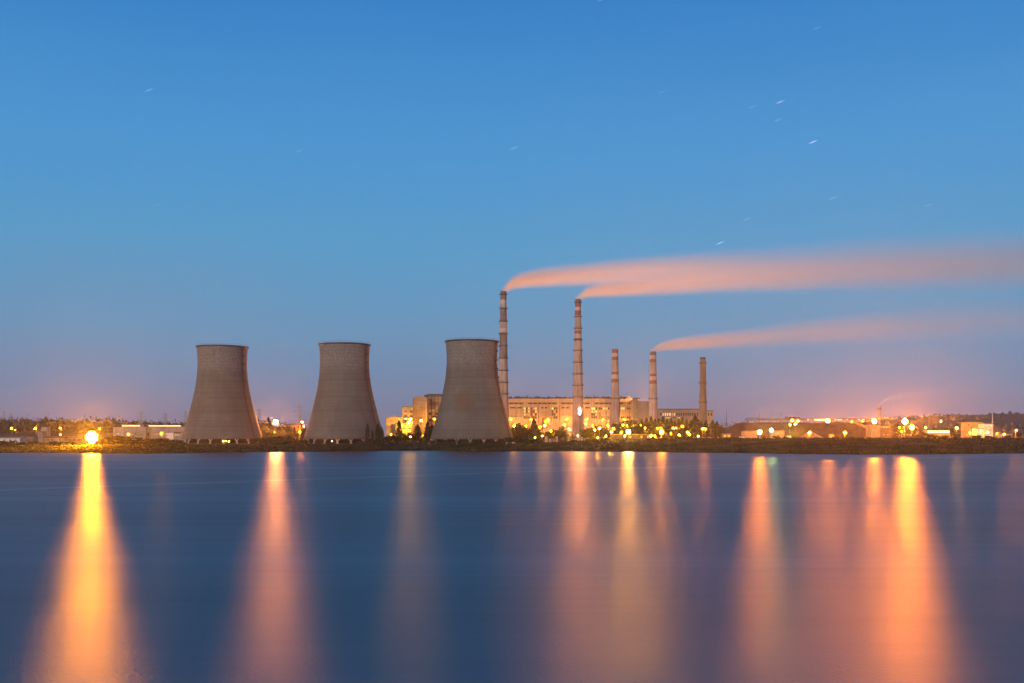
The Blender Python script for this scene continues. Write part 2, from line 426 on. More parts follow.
row('before the floodlit stepped blocks', 'trees before the floodlit blocks',
    [(388, 434, 870, 'broad', 0, 1.0), (394, 433.5, 875, 'broad', 0, 1.0), (399, 420.5, 880, 'poplar', 0, 1.25), (403, 431, 875, 'broad', 0, .9), (408, 432.5, 880, 'broad', 0, 1.0), (413, 430.5, 880, 'broad', 0, .9), (417.5, 424.5, 885, 'poplar', 0, 1.7), (422, 432, 870, 'broad', 0, .9), (427.5, 421.5, 885, 'poplar', 0, 1.2), (432, 424.5, 890, 'poplar', 0, 1.4),
     (387, 440, 880, 'shrub', 0, 1.1), (395, 441, 885, 'shrub', 0, 1.1), (404, 440, 880, 'shrub', 0, 1.1), (412, 440.5, 890, 'shrub', 0, 1.1), (421, 440, 880, 'shrub', 0, 1.1), (429, 439.5, 870, 'shrub', 0, 1.1)])
row('at the foot of the third cooling tower', 'shrubs at the third cooling tower',
    [(437, 438, 800, 'shrub', 0, 1.2), (446, 440.5, 795, 'shrub', 1, .9), (454, 441, 795, 'shrub', 0, .9), (462, 438.5, 800, 'shrub', 0, 1.0), (471, 440.5, 795, 'shrub', 1, .9), (480, 441, 795, 'shrub', 0, 1.0), (489, 440, 790, 'shrub', 0, .9), (497, 439, 790, 'shrub', 0, 1.0), (509, 435.5, 785, 'broad', 0, 1.7)])
row('before the boiler house', 'trees before the boiler house',
    [(515, 424, 930, 'broad', 0, .8), (519.5, 421, 930, 'broad', 0, .8), (525, 421.5, 940, 'broad', 0, .8), (529.5, 423, 930, 'broad', 1, .8), (534, 419, 935, 'poplar', 0, 1.5), (538.5, 427, 930, 'broad', 0, .8), (543, 431, 915, 'broad', 0, .8), (549, 428, 915, 'broad', 0, .8), (555.5, 428, 910, 'broad', 0, .9), (560.5, 424.5, 920, 'broad', 0, .8), (566, 433, 900, 'broad', 1, .8), (573, 433.5, 890, 'broad', 0, .8),
     (517, 430, 880, 'broad', 0, .8), (523, 430, 885, 'broad', 1, .8), (531, 429, 880, 'broad', 0, .8), (537, 431.5, 880, 'broad', 1, .7), (558, 432, 880, 'broad', 0, .8), (563, 430, 880, 'broad', 0, .7),
     (520, 437, 800, 'shrub', 0, 1.2), (528, 436, 802, 'shrub', 0, 1.2), (537, 438, 800, 'shrub', 0, 1.1), (562, 438.5, 815, 'shrub', 1, 1.0), (574, 439, 812, 'shrub', 0, 1.0)])
row('between the two banded chimneys', 'trees below the striped chimneys',
    [(583.5, 431, 905, 'broad', 0, .8), (589, 428, 930, 'broad', 1, .8), (594.5, 424, 940, 'broad', 1, .8), (600, 423.5, 930, 'broad', 1, .8), (605.5, 426, 935, 'broad', 2, .8), (610, 428.5, 930, 'broad', 1, .7), (586, 425, 900, 'broad', 0, .8), (591.5, 426.5, 905, 'broad', 1, .8), (597.5, 428, 900, 'broad', 0, .8), (603, 427.5, 905, 'broad', 1, .8), (608, 431, 900, 'broad', 0, .7), (588, 438.5, 800, 'shrub', 0, 1.1), (596, 437.5, 802, 'shrub', 0, 1.2), (604, 437, 800, 'shrub', 0, 1.2)])
row('below the grey bunker block', 'trees below the grey bunker block',
    [(620.5, 421, 950, 'broad', 1, .8), (626, 419, 960, 'broad', 1, .8), (631.5, 417.5, 965, 'broad', 1, .8), (636.5, 418, 960, 'broad', 0, .8), (641.5, 419, 955, 'poplar', 1, 1.4), (646.5, 418, 955, 'poplar', 1, 1.4), (651, 416.5, 950, 'poplar', 2, 1.3), (655, 419, 945, 'poplar', 1, 1.2),
     (618, 426, 915, 'broad', 0, .8), (623.5, 423.5, 918, 'broad', 1, .8), (629, 422, 915, 'broad', 2, .8), (634, 422.5, 918, 'broad', 1, .8), (639, 423, 915, 'broad', 1, .8), (644, 422.5, 912, 'broad', 0, .8), (649, 421, 915, 'broad', 2, .8), (654, 423, 910, 'broad', 1, .7),
     (613, 440.5, 785, 'shrub', 0, 1.1), (622, 441, 783, 'shrub', 0, 1.1), (635, 440, 783, 'shrub', 0, 1.2), (645, 438.5, 783, 'shrub', 0, 1.2)])
row('before the low turbine hall', 'trees before the turbine hall',
    [(659, 418.5, 940, 'poplar', 1, 1.3), (663, 416.5, 945, 'poplar', 1, 1.3), (667, 419, 930, 'poplar', 1, 1.2), (671, 418, 935, 'poplar', 2, 1.3), (675, 421, 930, 'poplar', 1, 1.2), (678.5, 419, 935, 'poplar', 2, 1.5), (682.5, 417, 935, 'poplar', 2, 1.2), (686.5, 419, 930, 'poplar', 1, 1.3), (690.5, 420.5, 930, 'poplar', 1, 1.2), (695.2, 415.6, 850, 'poplar', 0, 1.9), (701, 421, 925, 'poplar', 1, 1.2), (706, 420, 930, 'poplar', 0, 1.3), (712.5, 420.5, 850, 'poplar', 0, 1.7), (717, 421.5, 850, 'poplar', 0, 1.5), (720.5, 426, 855, 'poplar', 0, 1.1),
     (659.5, 424, 905, 'broad', 1, .8), (665, 423.5, 908, 'broad', 1, .8), (670, 424, 905, 'broad', 0, .8), (675.5, 425, 900, 'broad', 2, .8), (681, 424, 905, 'broad', 2, .8), (686, 425.5, 900, 'broad', 1, .8), (691.5, 426, 900, 'broad', 0, .8), (699, 426, 900, 'broad', 0, .8), (705.5, 427, 895, 'broad', 0, .8),
     (655, 438.5, 768, 'shrub', 0, 1.2), (664, 437, 768, 'shrub', 0, 1.3), (672, 434.5, 768, 'shrub', 0, 1.4), (680, 435.5, 766, 'shrub', 0, 1.4), (689, 436.5, 768, 'shrub', 0, 1.2), (698, 437.5, 770, 'shrub', 0, 1.2), (707, 438, 768, 'shrub', 0, 1.1), (716, 437.5, 768, 'shrub', 0, 1.1)])
row('on the grassy rise by the coal heap', 'shrubs on the grassy rise',
    [(737, 436, 850, 'shrub', 0, .9), (765, 435.2, 820, 'shrub', 0, .9), (776, 434.8, 825, 'shrub', 0, 1.0), (786, 435.8, 820, 'shrub', 0, 1.0), (835, 435.5, 850, 'shrub', 0, .9), (857, 435.3, 850, 'shrub', 1, .9), (896, 434.8, 845, 'shrub', 1, .9)])
row('on the grassy rise by the lit white building', 'bushes near the lit white building',
    [(918, 434, 840, 'shrub', 1, 1.1), (925, 430.5, 830, 'broad', 0, .8), (930, 433, 835, 'shrub', 0, 1.1), (944, 434.2, 845, 'shrub', 0, 1.1), (956, 431, 840, 'broad', 1, .9), (973.5, 434.5, 840, 'shrub', 0, 1.0), (977.5, 434.3, 842, 'shrub', 0, .9), (989, 434.7, 845, 'shrub', 0, .9), (1009, 434, 845, 'shrub', 0, 1.0), (1019, 431.5, 840, 'broad', 0, .9)])
row('on the slope below the coal yard', 'shrubs on the slope below the coal yard',
    [(733, 441.5, 770, 'shrub', 0, .9), (748, 443, 765, 'shrub', 1, .7), (756, 440, 775, 'shrub', 0, 1.0), (783, 442, 750, 'shrub', 0, .8), (797, 440.5, 755, 'shrub', 0, 1.0), (816, 444, 735, 'shrub', 1, .7), (829, 441, 745, 'shrub', 0, .9), (848, 443.5, 735, 'shrub', 0, .8),
     (868, 441, 745, 'shrub', 0, 1.0), (884, 444.5, 725, 'shrub', 1, .8), (903, 442, 735, 'shrub', 0, .9), (921, 441, 740, 'shrub', 0, 1.1), (948, 443, 735, 'shrub', 0, .9), (967, 441.5, 740, 'shrub', 0, 1.0), (986, 444, 735, 'shrub', 1, .8), (1004, 441, 745, 'shrub', 0, 1.0), (1018, 443, 735, 'shrub', 0, .8)])
row('on the wooded skyline by the floodlight', 'trees standing up from the wooded skyline',
    [(17, 416.5, 1700, 'broad', 0, 1.0), (34, 418, 1690, 'broad', 0, 1.1), (46, 416.6, 1700, 'poplar', 0, 1.5), (57.5, 418, 1690, 'broad', 0, 1.1), (75, 419, 1690, 'broad', 0, 1.1), (107, 417.6, 1690, 'poplar', 0, 1.6), (128, 419.5, 1680, 'broad', 0, 1.0), (147, 421, 1680, 'broad', 0, 1.0)])

def build_woods(name, label, pts, Y, depth, n, size, tone, seed):
    rnd = random.Random(seed); b = MB()
    for i in range(n):
        u = rnd.uniform(pts[0][0], pts[-1][0]); q = rnd.uniform(-.75, .05)
        y = Y + q * depth
        h = (Z(interp(pts, u), Y) - 6) * (1 + q * .95)
        x = X(u, Y)
        top = rnd.uniform(.6, 1.4) * (1 + .7 * noise.noise((x * .03, y * .03, seed)))
        c = Vector((x, y, 6 + h))
        for k in range(11):
            leaf_clump(b, c + Vector((rnd.gauss(0, 2.4), rnd.gauss(0, 2.4), abs(rnd.gauss(0, 3.0)) * top)), size * rnd.uniform(.7, 1.3), rnd)
    o = b.obj(name, M_LEAF[tone]); tag(o, label, 'woods', None, 'stuff')
build_woods('woods', 'dark wooded hillside behind the floodlight and the long shed', [(-400, 429), (-300, 425), (-60, 422), (20, 421.5), (60, 421.5), (110, 422), (170, 424), (260, 427), (330, 432)], 1750, 260, 2600, 1.5, 0, 3)
build_woods('woods', 'scrubby woods behind the conveyor gallery and coal heap', [(702, 433), (725, 427), (742, 425), (790, 424), (850, 425), (905, 428), (960, 433)], 1950, 200, 900, 1.5, 0, 4)
build_woods('woods', 'hazy woods along the far ridge beyond the white building', [(830, 433), (870, 421), (905, 418), (930, 416.5), (955, 415), (985, 414.6), (1010, 414), (1040, 413.5), (1150, 413)], 4600, 500, 700, 5, 0, 6)

def build_grass():
    rnd = random.Random(8); b = MB()
    for i in range(26000):
        u = rnd.uniform(-60, 1084); s = shore(u)
        t = 1 + (rnd.random() ** 1.5) * (interp(WID, u) + 25)
        Y = s + t; x = X(u, Y); z = ground(x, Y)
        if z < .2: continue
        h = rnd.uniform(.35, .9) * (1 + .9 * max(0, noise.noise((x * .04, Y * .08, 9)))) * (1.5 if t < 9 else 1)
        a = rnd.uniform(0, PI); w = rnd.uniform(.25, .6); dx, dy = w * math.cos(a), w * math.sin(a)
        lx, ly = rnd.gauss(0, .2), rnd.gauss(0, .2)
        b.add([(x - dx, Y - dy, z - .1), (x + dx, Y + dy, z - .1), (x + lx + dx * .3, Y + ly + dy * .3, z + h), (x + lx - dx * .4, Y + ly - dy * .4, z + h * .9)], [(0, 1, 2, 3)])
    m = bpy.data.materials.new('bank_grass'); t, N, L = nt(m); bs = bsdf_of(m); bs.inputs['Roughness'].default_value = .85
    bs.inputs['Specular IOR Level'].default_value = .15
    tc = N.new('ShaderNodeTexCoord'); n = N.new('ShaderNodeTexNoise'); n.inputs['Scale'].default_value = 1; n.inputs['Detail'].default_value = 8
    gm = N.new('ShaderNodeMapping'); gm.inputs['Scale'].default_value = (.022, .06, .06); L.new(tc.outputs['Object'], gm.inputs['Vector']); L.new(gm.outputs[0], n.inputs['Vector'])
    r = N.new('ShaderNodeValToRGB'); e = r.color_ramp.elements
    e[0].position = .38; e[0].color = (.008, .017, .006, 1); e[1].position = .66; e[1].color = (.058, .066, .024, 1)
    x = e.new(.52); x.color = (.020, .034, .010, 1)
    L.new(n.outputs['Fac'], r.inputs['Fac']); L.new(r.outputs[0], bs.inputs['Base Color'])
    tag(b.obj('grass', m), 'rough grass and reeds along the lake bank', 'grass', None, 'stuff')
build_grass()
# ------------------------------------------------------------------ cooling towers
def tower_mat(seed, patch):
    m = bpy.data.materials.new('weathered_tower_concrete'); t, N, L = nt(m); bs = bsdf_of(m)
    bs.inputs['Roughness'].default_value = .92; bs.inputs['Specular IOR Level'].default_value = .15
    tc = N.new('ShaderNodeTexCoord')
    sp = N.new('ShaderNodeSeparateXYZ'); L.new(tc.outputs['Object'], sp.inputs[0])
    off = N.new('ShaderNodeVectorMath'); off.operation = 'ADD'; off.inputs[1].default_value = (seed * 37.0, seed * 11.0, 0)
    L.new(tc.outputs['Object'], off.inputs[0])
    def nz(scale, det, sc=(1, 1, 1), rgh=.55):
        mp = N.new('ShaderNodeMapping'); mp.inputs['Scale'].default_value = sc
        n = N.new('ShaderNodeTexNoise'); n.inputs['Scale'].default_value = scale; n.inputs['Detail'].default_value = det; n.inputs['Roughness'].default_value = rgh
        L.new(off.outputs[0], mp.inputs['Vector']); L.new(mp.outputs[0], n.inputs['Vector'])
        return n.outputs['Fac']
    def mr(src, a, b, c, d, smooth=False):
        q = N.new('ShaderNodeMapRange'); q.inputs['From Min'].default_value = a; q.inputs['From Max'].default_value = b
        q.inputs['To Min'].default_value = c; q.inputs['To Max'].default_value = d
        if smooth: q.interpolation_type = 'SMOOTHSTEP'
        L.new(src, q.inputs['Value']); return q.outputs[0]
    def ma(op, a, b):
        q = N.new('ShaderNodeMath'); q.operation = op
        for i, s in enumerate((a, b)):
            if isinstance(s, (int, float)): q.inputs[i].default_value = s
            else: L.new(s, q.inputs[i])
        return q.outputs[0]
    def mix(f, a, b, mode='MIX'):
        q = N.new('ShaderNodeMix'); q.data_type = 'RGBA'; q.blend_type = mode
        for k, s in (('Factor', f), ('A', a), ('B', b)):
            if isinstance(s, tuple): q.inputs[k].default_value = (*s, 1)
            elif isinstance(s, (int, float)): q.inputs[k].default_value = s
            else: L.new(s, q.inputs[k])
        return q.outputs['Result']
    big = nz(.05, 5)
    base = mix(mr(big, .3, .7, 0, 1), (.142, .137, .118), (.205, .199, .176))
    wet = nz(1.0, 5, (.22, .22, .02), .6)                       # streaks running down the shell
    base = mix(mr(wet, .42, .62, .22, 0), base, (.09, .08, .07))
    lift = nz(1.0, 2, (.004, .004, .30), .5)
    base = mix(mr(lift, .38, .62, 0, .38), base, (.10, .092, .083))
    # the topmost lifts are bleached, with a ragged lower limit and dark spalled blotches
    lim = ma('ADD', sp.outputs['Z'], mr(nz(.12, 4), 0, 1, -7, 7))
    top = mr(lim, 58, 72, 0, 1, True)
    spots = mr(nz(.8, 5, (1, 1, 1.3), .7), .36, .66, 0, 1)
    toned = mix(spots, (.145, .138, .128), (.325, .315, .29))
    base = mix(ma('MULTIPLY', top, .8), base, toned)
    # construction lifts and shutter ribs
    fr = ma('FRACT', ma('MULTIPLY', sp.outputs['Z'], 1 / 2.9), 0)
    base = mix(mr(fr, 0, .22, .34, 0), base, (.09, .08, .07))
    ang = ma('ARCTAN2', sp.outputs['Y'], sp.outputs['X'])
    fa = ma('FRACT', ma('MULTIPLY', ang, 72 / (2 * PI)), 0)
    base = mix(mr(fa, 0, .14, .30, 0), base, (.09, .08, .07))
    if patch:                                                     # rusty brown stain half way up, on the lake side
        dx = ma('SUBTRACT', sp.outputs['X'], -6.0); dz = ma('SUBTRACT', sp.outputs['Z'], 36.0)
        d = ma('SQRT', ma('ADD', ma('MULTIPLY', dx, dx), ma('MULTIPLY', dz, dz)), 0)
        d = ma('ADD', d, mr(nz(.2, 4), 0, 1, -7, 7))
        base = mix(mr(d, 4, 13, .6, 0, True), base, (.17, .10, .052))
    L.new(base, bs.inputs['Base Color'])
    return m
SH = [(0, 35.6), (.1, 33.0), (.21, 30.3), (.32, 27.9), (.42, 25.8), (.5, 24.4), (.57, 23.3), (.66, 22.2), (.78, 21.5), (.88, 21.6), (1, 22.3)]
TH = 82.0
M_TWB = mat('dark_tower_concrete', (.10, .086, .076), .9, .2, .2)  # ring beam concrete, darker than the shell
M_BASESHADE = mat('painted_base_shade', (.014, .012, .011), .95, .2, .5)  # near-black colour that paints the shade under the shell
M_LADDER = mat('dark_rusty_steel', (.075, .05, .04), .8, .3, .8)
def cooling_tower(u, Y, vtop, label, seed, patch):
    x = X(u, Y); gz = 4.0
    t = thing('cooling_tower', label, 'cooling tower', (x, Y, gz), 'cooling towers along the lake')
    leg = 4.6; H = Z(vtop, Y) - gz - leg
    def rad(q): # smooth curve through the measured half widths
        q = max(0, min(1, q)); s = 0; w = 0
        for k in range(-3, 4):
            g = math.exp(-k * k / 3.0); s += g * interp(SH, max(0, min(1, q + k * .018))); w += g
        return s / w
    prof = [(rad(i / 40), leg + H * i / 40) for i in range(41)]
    prof += [(r - .6, z) for r, z in reversed(prof)]
    sh = MB().lathe(prof, 96, closed=True).obj('shell', tower_mat(seed, patch), t, True)
    r1 = rad(1); zt = leg + H
    MB().lathe([(r1 + .03, zt - 1.0), (r1 + .8, zt - .7), (r1 + .8, zt + .35), (r1 - .9, zt + .35), (r1 - .9, zt + .03), (r1 + .03, zt + .03)], 96, closed=True).obj('rim_walkway', M_DARK, t)
    MB().lathe([(r1 + .65, zt + 1.3), (r1 + .75, zt + 1.3), (r1 + .75, zt + 1.45), (r1 + .65, zt + 1.45)], 96, closed=True).obj('handrail', M_DARK, t)
    r0 = rad(0)
    MB().lathe([(r0 + .25, leg - .5), (r0 + .25, leg + .1), (r0 + .03, leg + .13), (r0 + .03, leg - .5)], 96, closed=True).obj('ring_beam', M_TWB, t)
    MB().lathe([(r0 - 4.2, -.6), (r0 - 4.2, leg - .5), (r0 - 4.6, leg - .5), (r0 - 4.6, -.6)], 72, closed=True).obj('base_shade_screen', M_BASESHADE, t)  # dark ring added to stand for the shade behind the legs
    MB().lathe([(r0 + 3.2, -.9), (r0 + 3.2, .35), (r0 + 2.8, .35), (r0 + 2.8, -.9)], 72, closed=True).obj('basin_wall', M_RUST, t)
    first = []
    for k in range(40):
        if k < 2:
            s = 1 if k == 0 else -1
            c = MB().bar((r0 + 1.7, -s * 1.2, -.6), (r0 - .1, s * 1.35, leg - .3), .42, .38, 7).obj('support_column', M_CHIM, t); first.append(c)
        else:
            c = first[k % 2].copy(); COL.objects.link(c); c.parent = t
        c.rotation_euler = (0, 0, 2 * PI * (k // 2) / 20)
    # caged ladder on the side away from the blocks, following the shell, with rest platforms
    a0 = math.radians(-24)
    b = MB(); rails = []
    for i in range(0, 41, 2):
        q = i / 40; rr = rad(q) + .55; rails.append((rr, leg + H * q))
    for s in (-.5, .5):
        for (ra, za), (rb, zb) in zip(rails, rails[1:]): b.bar((ra, s, za), (rb, s, zb), .13, .13, 4)
    for i in range(160):
        q = i / 159; b.bar((rad(q) + .55, -.5, leg + H * q), (rad(q) + .55, .5, leg + H * q), .07, .07, 4)
    lad = b.obj('ladder', M_LADDER, t); lad.rotation_euler = (0, 0, a0)
    b = MB()
    for i in range(23):
        q = .56 + .44 * i / 22; rr = rad(q) + 1.25
        for s in (-.75, .75): b.bar((rr - .9, s, leg + H * q), (rr, s, leg + H * q), .09, .09, 4)
        b.bar((rr, -.75, leg + H * q), (rr, .75, leg + H * q), .09, .09, 4)
    for s in (-.75, 0, .75):
        for i in range(11):
            q = .56 + .44 * i / 11; q2 = .56 + .44 * (i + 1) / 11
            b.bar((rad(q) + 1.25, s, leg + H * q), (rad(q2) + 1.25, s, leg + H * q2), .08, .08, 4)
    cg = b.obj('ladder_cage', M_LADDER, t); cg.rotation_euler = (0, 0, a0)
    pl = None
    for q in (.62, .71, .80, .89, .985):
        p = MB().box(rad(q) + .02, rad(q) + 2.2, -1.2, 1.2, leg + H * q - .2, leg + H * q).box(rad(q) + 2.1, rad(q) + 2.2, -1.2, 1.2, leg + H * q + .0, leg + H * q + 1.1).obj('platform', M_LADDER, t)
        p.rotation_euler = (0, 0, a0)
    return t
cooling_tower(222.4, 900, 347.2, 'cooling tower standing nearest the big floodlight, first of three along the lake', 1, False)
cooling_tower(344.6, 882, 344.9, 'middle cooling tower, with a few dark poplars at its foot', 2, False)
cooling_tower(472.0, 847, 341.8, 'cooling tower with a brown stain, partly hiding the tall chimney behind it', 3, True)

# ------------------------------------------------------------------ chimneys
def chimney(name, u, Y, vtop, w_top, w_mid, v_mid, bands, rings, base, label, group='power station chimneys'):
    x = X(u, Y); gz = 8.3
    t = thing(name, label, 'chimney', (x, Y, gz), group)
    s = Y / F
    zt = Z(vtop, Y) - gz; zm = Z(v_mid, Y) - gz
    def rad(z): return max(.3, (w_top + (w_mid - w_top) * (zt - z) / (zt - zm)) * .5 * s * (1 + .25 * max(0, (12 - z) / 12) ** 2))
    mats = {'g': (base, 'shaft'), 'r': (M_RED, 0), 'w': (M_CWHITE, 0), 'd': (M_DARK, 0), 's': (M_CHIMD, 0)}
    order = ['g', 'r', 'w', 'd', 's']
    cuts = [zt]
    mi_of = []
    segs = []   # from top down
    zc = zt
    for v0, v1, c in bands:
        z0, z1 = Z(v0, Y) - gz, Z(v1, Y) - gz
        if zc - z0 > .05: segs.append((zc, z0, 'g'))
        segs.append((z0, z1, c)); zc = z1
    segs.append((zc, -.5, 'g'))
    prof = []; mis = []
    for a, b_, c in reversed(segs):
        n = max(1, int((a - b_) / 12))
        for i in range(n):
            prof.append((rad(b_ + (a - b_) * i / n), b_ + (a - b_) * i / n)); mis.append(order.index(c))
    prof.append((rad(zt), zt)); mis.append(order.index(segs[0][2]))
    prof.append((rad(zt) * .78, zt)); mis.append(3)
    prof.append((rad(zt) * .78, zt - 8)); mis.append(3)
    mb = MB().lathe(prof, 28, mis=mis)
    n = 28; k = len(prof); mb.f.append(tuple((k - 1) * n + i for i in range(n))); mb.m.append(3)
    mb.obj('shaft', [mats[o][0] for o in order], t, False)
    for v in rings:
        z = Z(v, Y) - gz; r = rad(z)
        w = MB().lathe([(r + .02, z - .6), (r + 1.25, z - .4), (r + 1.25, z + .1), (r + .02, z + .1)], 28, closed=True).obj('walkway', M_DARK, t)
        rl = MB().lathe([(r + 1.15, z + 1.05), (r + 1.25, z + 1.05), (r + 1.25, z + 1.2), (r + 1.15, z + 1.2)], 28, closed=True)
        for i in range(14):
            a = 2 * PI * i / 14; rl.bar(((r + 1.2) * math.cos(a), (r + 1.2) * math.sin(a), z), ((r + 1.2) * math.cos(a), (r + 1.2) * math.sin(a), z + 1.1), .06, .06, 4)
        rl.obj('railing', M_DARK, w)
    b = MB()
    for s_ in (-.4, .4): b.bar((s_, -rad(0) - .3, 2), (s_, -rad(zt) - .3, zt), .09, .09, 4)
    o = b.obj('ladder', M_DARK, t); o.rotation_euler = (0, 0, .75)
    return t
M_CH = M_CHIM
chimney('chimney', 503.4, 1130, 291.2, 6.0, 9.6, 395, [(291.2, 300, 's'), (300, 303.8, 'w'), (303.8, 308.5, 'g'), (308.5, 321.5, 's'), (328.7, 332.8, 'w'), (332.8, 358, 's')], [294.5, 308.5, 321.5, 334, 346, 358.4, 370.5, 382.3, 394],
        M_CHIM, 'tallest sooty chimney with two white bands, rising behind the third cooling tower')
chimney('chimney', 578.0, 1120, 299.2, 5.6, 10.0, 395, [(299.2, 302, 's'), (302, 307.2, 'r'), (307.2, 310.6, 'w'), (310.6, 315.2, 'r'), (331, 334, 'r'), (334, 338.4, 'w'), (338.4, 340, 'r')], [302.5, 316.8, 328.4, 340, 350.8, 362.3, 374, 385.3, 397],
        M_CHIM, 'tall smoking chimney with red and white bands, lit by floodlights near its foot')
chimney('chimney', 615.0, 1110, 349.2, 6.2, 8.6, 410, [(349.2, 353.2, 'r'), (353.2, 356.8, 'w'), (356.8, 360.2, 'r'), (372, 374.6, 'r'), (374.6, 379, 'w'), (379, 382.6, 'r')], [398.6],
        M_CHIM, 'short smokeless chimney with maroon and white bands before the boiler house')
chimney('chimney', 653.0, 1100, 351.6, 6.2, 8.2, 410, [(351.6, 355.4, 's'), (355.4, 359.4, 'w'), (359.4, 362.6, 'r'), (374, 376.4, 'r'), (376.4, 380.4, 'w'), (380.4, 384, 'r')], [398.8],
        M_CHIM, 'short smoking chimney with bright red and white bands beside the grey bunker block')
chimney('chimney', 702.9, 1090, 357.4, 5.4, 7.2, 410, [(357.4, 359.2, 'd')], [363.2, 383.0, 402.4],
        mat('tan_brick', (.25, .19, .135), .9, .15, .15, streak=.45), 'plain tan chimney without bands, standing before the low turbine hall')

# ------------------------------------------------------------------ buildings
class House:
    """a building whose lake-side face stands at distance Y; u, v give places on that face"""
    def __init__(s, name, label, cat, u0, u1, Y, gz=None, group=None):
        s.Y = Y; s.xc = X((u0 + u1) / 2, Y); s.gz = ground(s.xc, Y) - .3 if gz is None else gz
        s.root = thing(name, label, cat, (s.xc, Y, s.gz), group)
    def x(s, u): return X(u, s.Y) - s.xc
    def z(s, v): return Z(v, s.Y) - s.gz
    def block(s, name, u0, u1, v0, v1, d, m, y=0.0):
        return MB().box(s.x(u0), s.x(u1), y, y + d, 0 if v1 is None else s.z(v1), s.z(v0)).obj(name, m, s.root)
    def window(s, u0, u1, v0, v1, pane, y=0.0, parent=None, bars=True):
        x0, x1, z0, z1 = s.x(u0), s.x(u1), s.z(v1), s.z(v0); f = min(.22, (x1 - x0) * .12)
        b = MB()
        b.box(x0, x1, y - .14, y + .02, z0, z0 + f).box(x0, x1, y - .14, y + .02, z1 - f, z1)
        b.box(x0, x0 + f, y - .14, y + .02, z0 + f, z1 - f).box(x1 - f, x1, y - .14, y + .02, z0 + f, z1 - f)
        if bars:
            n = max(1, round((x1 - x0) / 1.6))
            for i in range(1, n): b.box(x0 + (x1 - x0) * i / n - .05, x0 + (x1 - x0) * i / n + .05, y - .11, y + .02, z0 + f, z1 - f)
        o = b.obj('window', M_FRAME, s.root)
        MB().box(x0 + f, x1 - f, y - .06, y + .015, z0 + f, z1 - f).obj('pane', pane, o)
        return o
LW = lambda s=1.6, c=(1, .5, .13): emit((c[0], c[1] * .92, c[2] * .7), s * .16)
# boiler house seen on the lake side between the third tower and the bunker block
h = House('boiler_house', 'long floodlit boiler house behind the two banded chimneys, with dark roof ventilators', 'power station', 500, 633, 1250, 8.3)
h.block('wall', 498, 633.2, 404.9, None, 60, M_PANEL, .0)
h.block('attic_wall', 498, 633.0, 399.2, 402.2, 58, M_PANEL, .6)
h.block('cornice', 498, 633.4, 398.7, 399.2, 60, M_CONC, .1)
h.block('window_ledge', 498, 633.3, 404.5, 404.9, 60, M_CONC, -.5)
h.block('recess_wall', 498, 633.0, 402.2, 404.5, 57, M_RUST, 1.4)
for i in range(26):
    a = 509 + i * 4.75
    h.window(a + .35, a + 4.3, 402.4, 404.3, M_GLASS if i % 7 not in (3,) else LW(.5), 1.38)
h.block('roof', 498.5, 632.6, 398.3, 398.7, 56, M_ROOF, 2)
rr = random.Random(4)
u = 508.5
while u < 631:
    w = rr.choice([2.6, 4, 6, 8, 5]); w = min(w, 631 - u)
    if not (575 < u < 581 or 612 < u < 617):
        top = 396.2 + rr.uniform(-.3, 1.1)
        o = MB(); x0, x1 = h.x(u), h.x(u + w); zb = h.z(398.32); zt = h.z(top)
        o.prism([(x0, zb), (x1, zb), (x1, zb + (zt - zb) * .6), (lerp(x0, x1, .8), zt), (lerp(x0, x1, .2), zt), (x0, zb + (zt - zb) * .6)], 8, 30)
        o.obj('roof_ventilator', M_ROOF, h.root)
    u += w + rr.choice([.25, .6, .4, 1.4])
for a in [509, 516.3, 523, 530.2, 537.3, 544, 551, 558.2, 565.3, 572.3, 584, 590.6, 598, 605, 611, 620, 626, 632]:
    h.block('pilaster', a - .35, a + .35, 405, None, .75, M_PANEL, -.72)
for u0, u1 in ((510, 515.6), (517, 522.3), (541, 543.6), (544.6, 547.5), (561.5, 564.8), (566, 569), (585, 590)):
    h.window(u0, u1, 406.9, 408.6, M_GLASS, 0)
for u0, u1, v1 in ((523.5, 530.1, 419), (530.5, 537.1, 419), (551.3, 557.9, 419), (590.9, 597.4, 416.5), (598.4, 600.9, 419), (630.4, 631.8, 419)):
    h.block('dark_bay', u0, u1, 406.9, v1, .05, M_RUST, -.03)
for u0, v0, v1 in ((516.0, 405, 420), (538.6, 405, 424), (559.4, 405, 422), (574.6, 400, 424), (583.2, 405, 420), (606.2, 407, 424), (619.4, 405, 420), (629.2, 399.5, 424)):
    MB().bar((h.x(u0), -1.0, h.z(v1)), (h.x(u0), -1.0, h.z(v0)), .34, .34, 8).obj('downpipe', M_DARK, h.root)
for u0, u1, v in ((509, 523, 416.6), (538, 551, 412.6), (559, 575, 415.2), (599, 612, 417.6)):
    MB().bar((h.x(u0), -1.5, h.z(v)), (h.x(u1), -1.5, h.z(v)), .4, .4, 8).obj('pipe', M_STEEL, h.root)
for u0, v in ((528, 394.6), (557, 394.9), (595, 394.4), (622, 395.2)):
    MB().bar((h.x(u0), 20, h.z(398.3)), (h.x(u0), 20, h.z(v)), .5, .4, 8).obj('vent_stack', M_DARK, h.root)
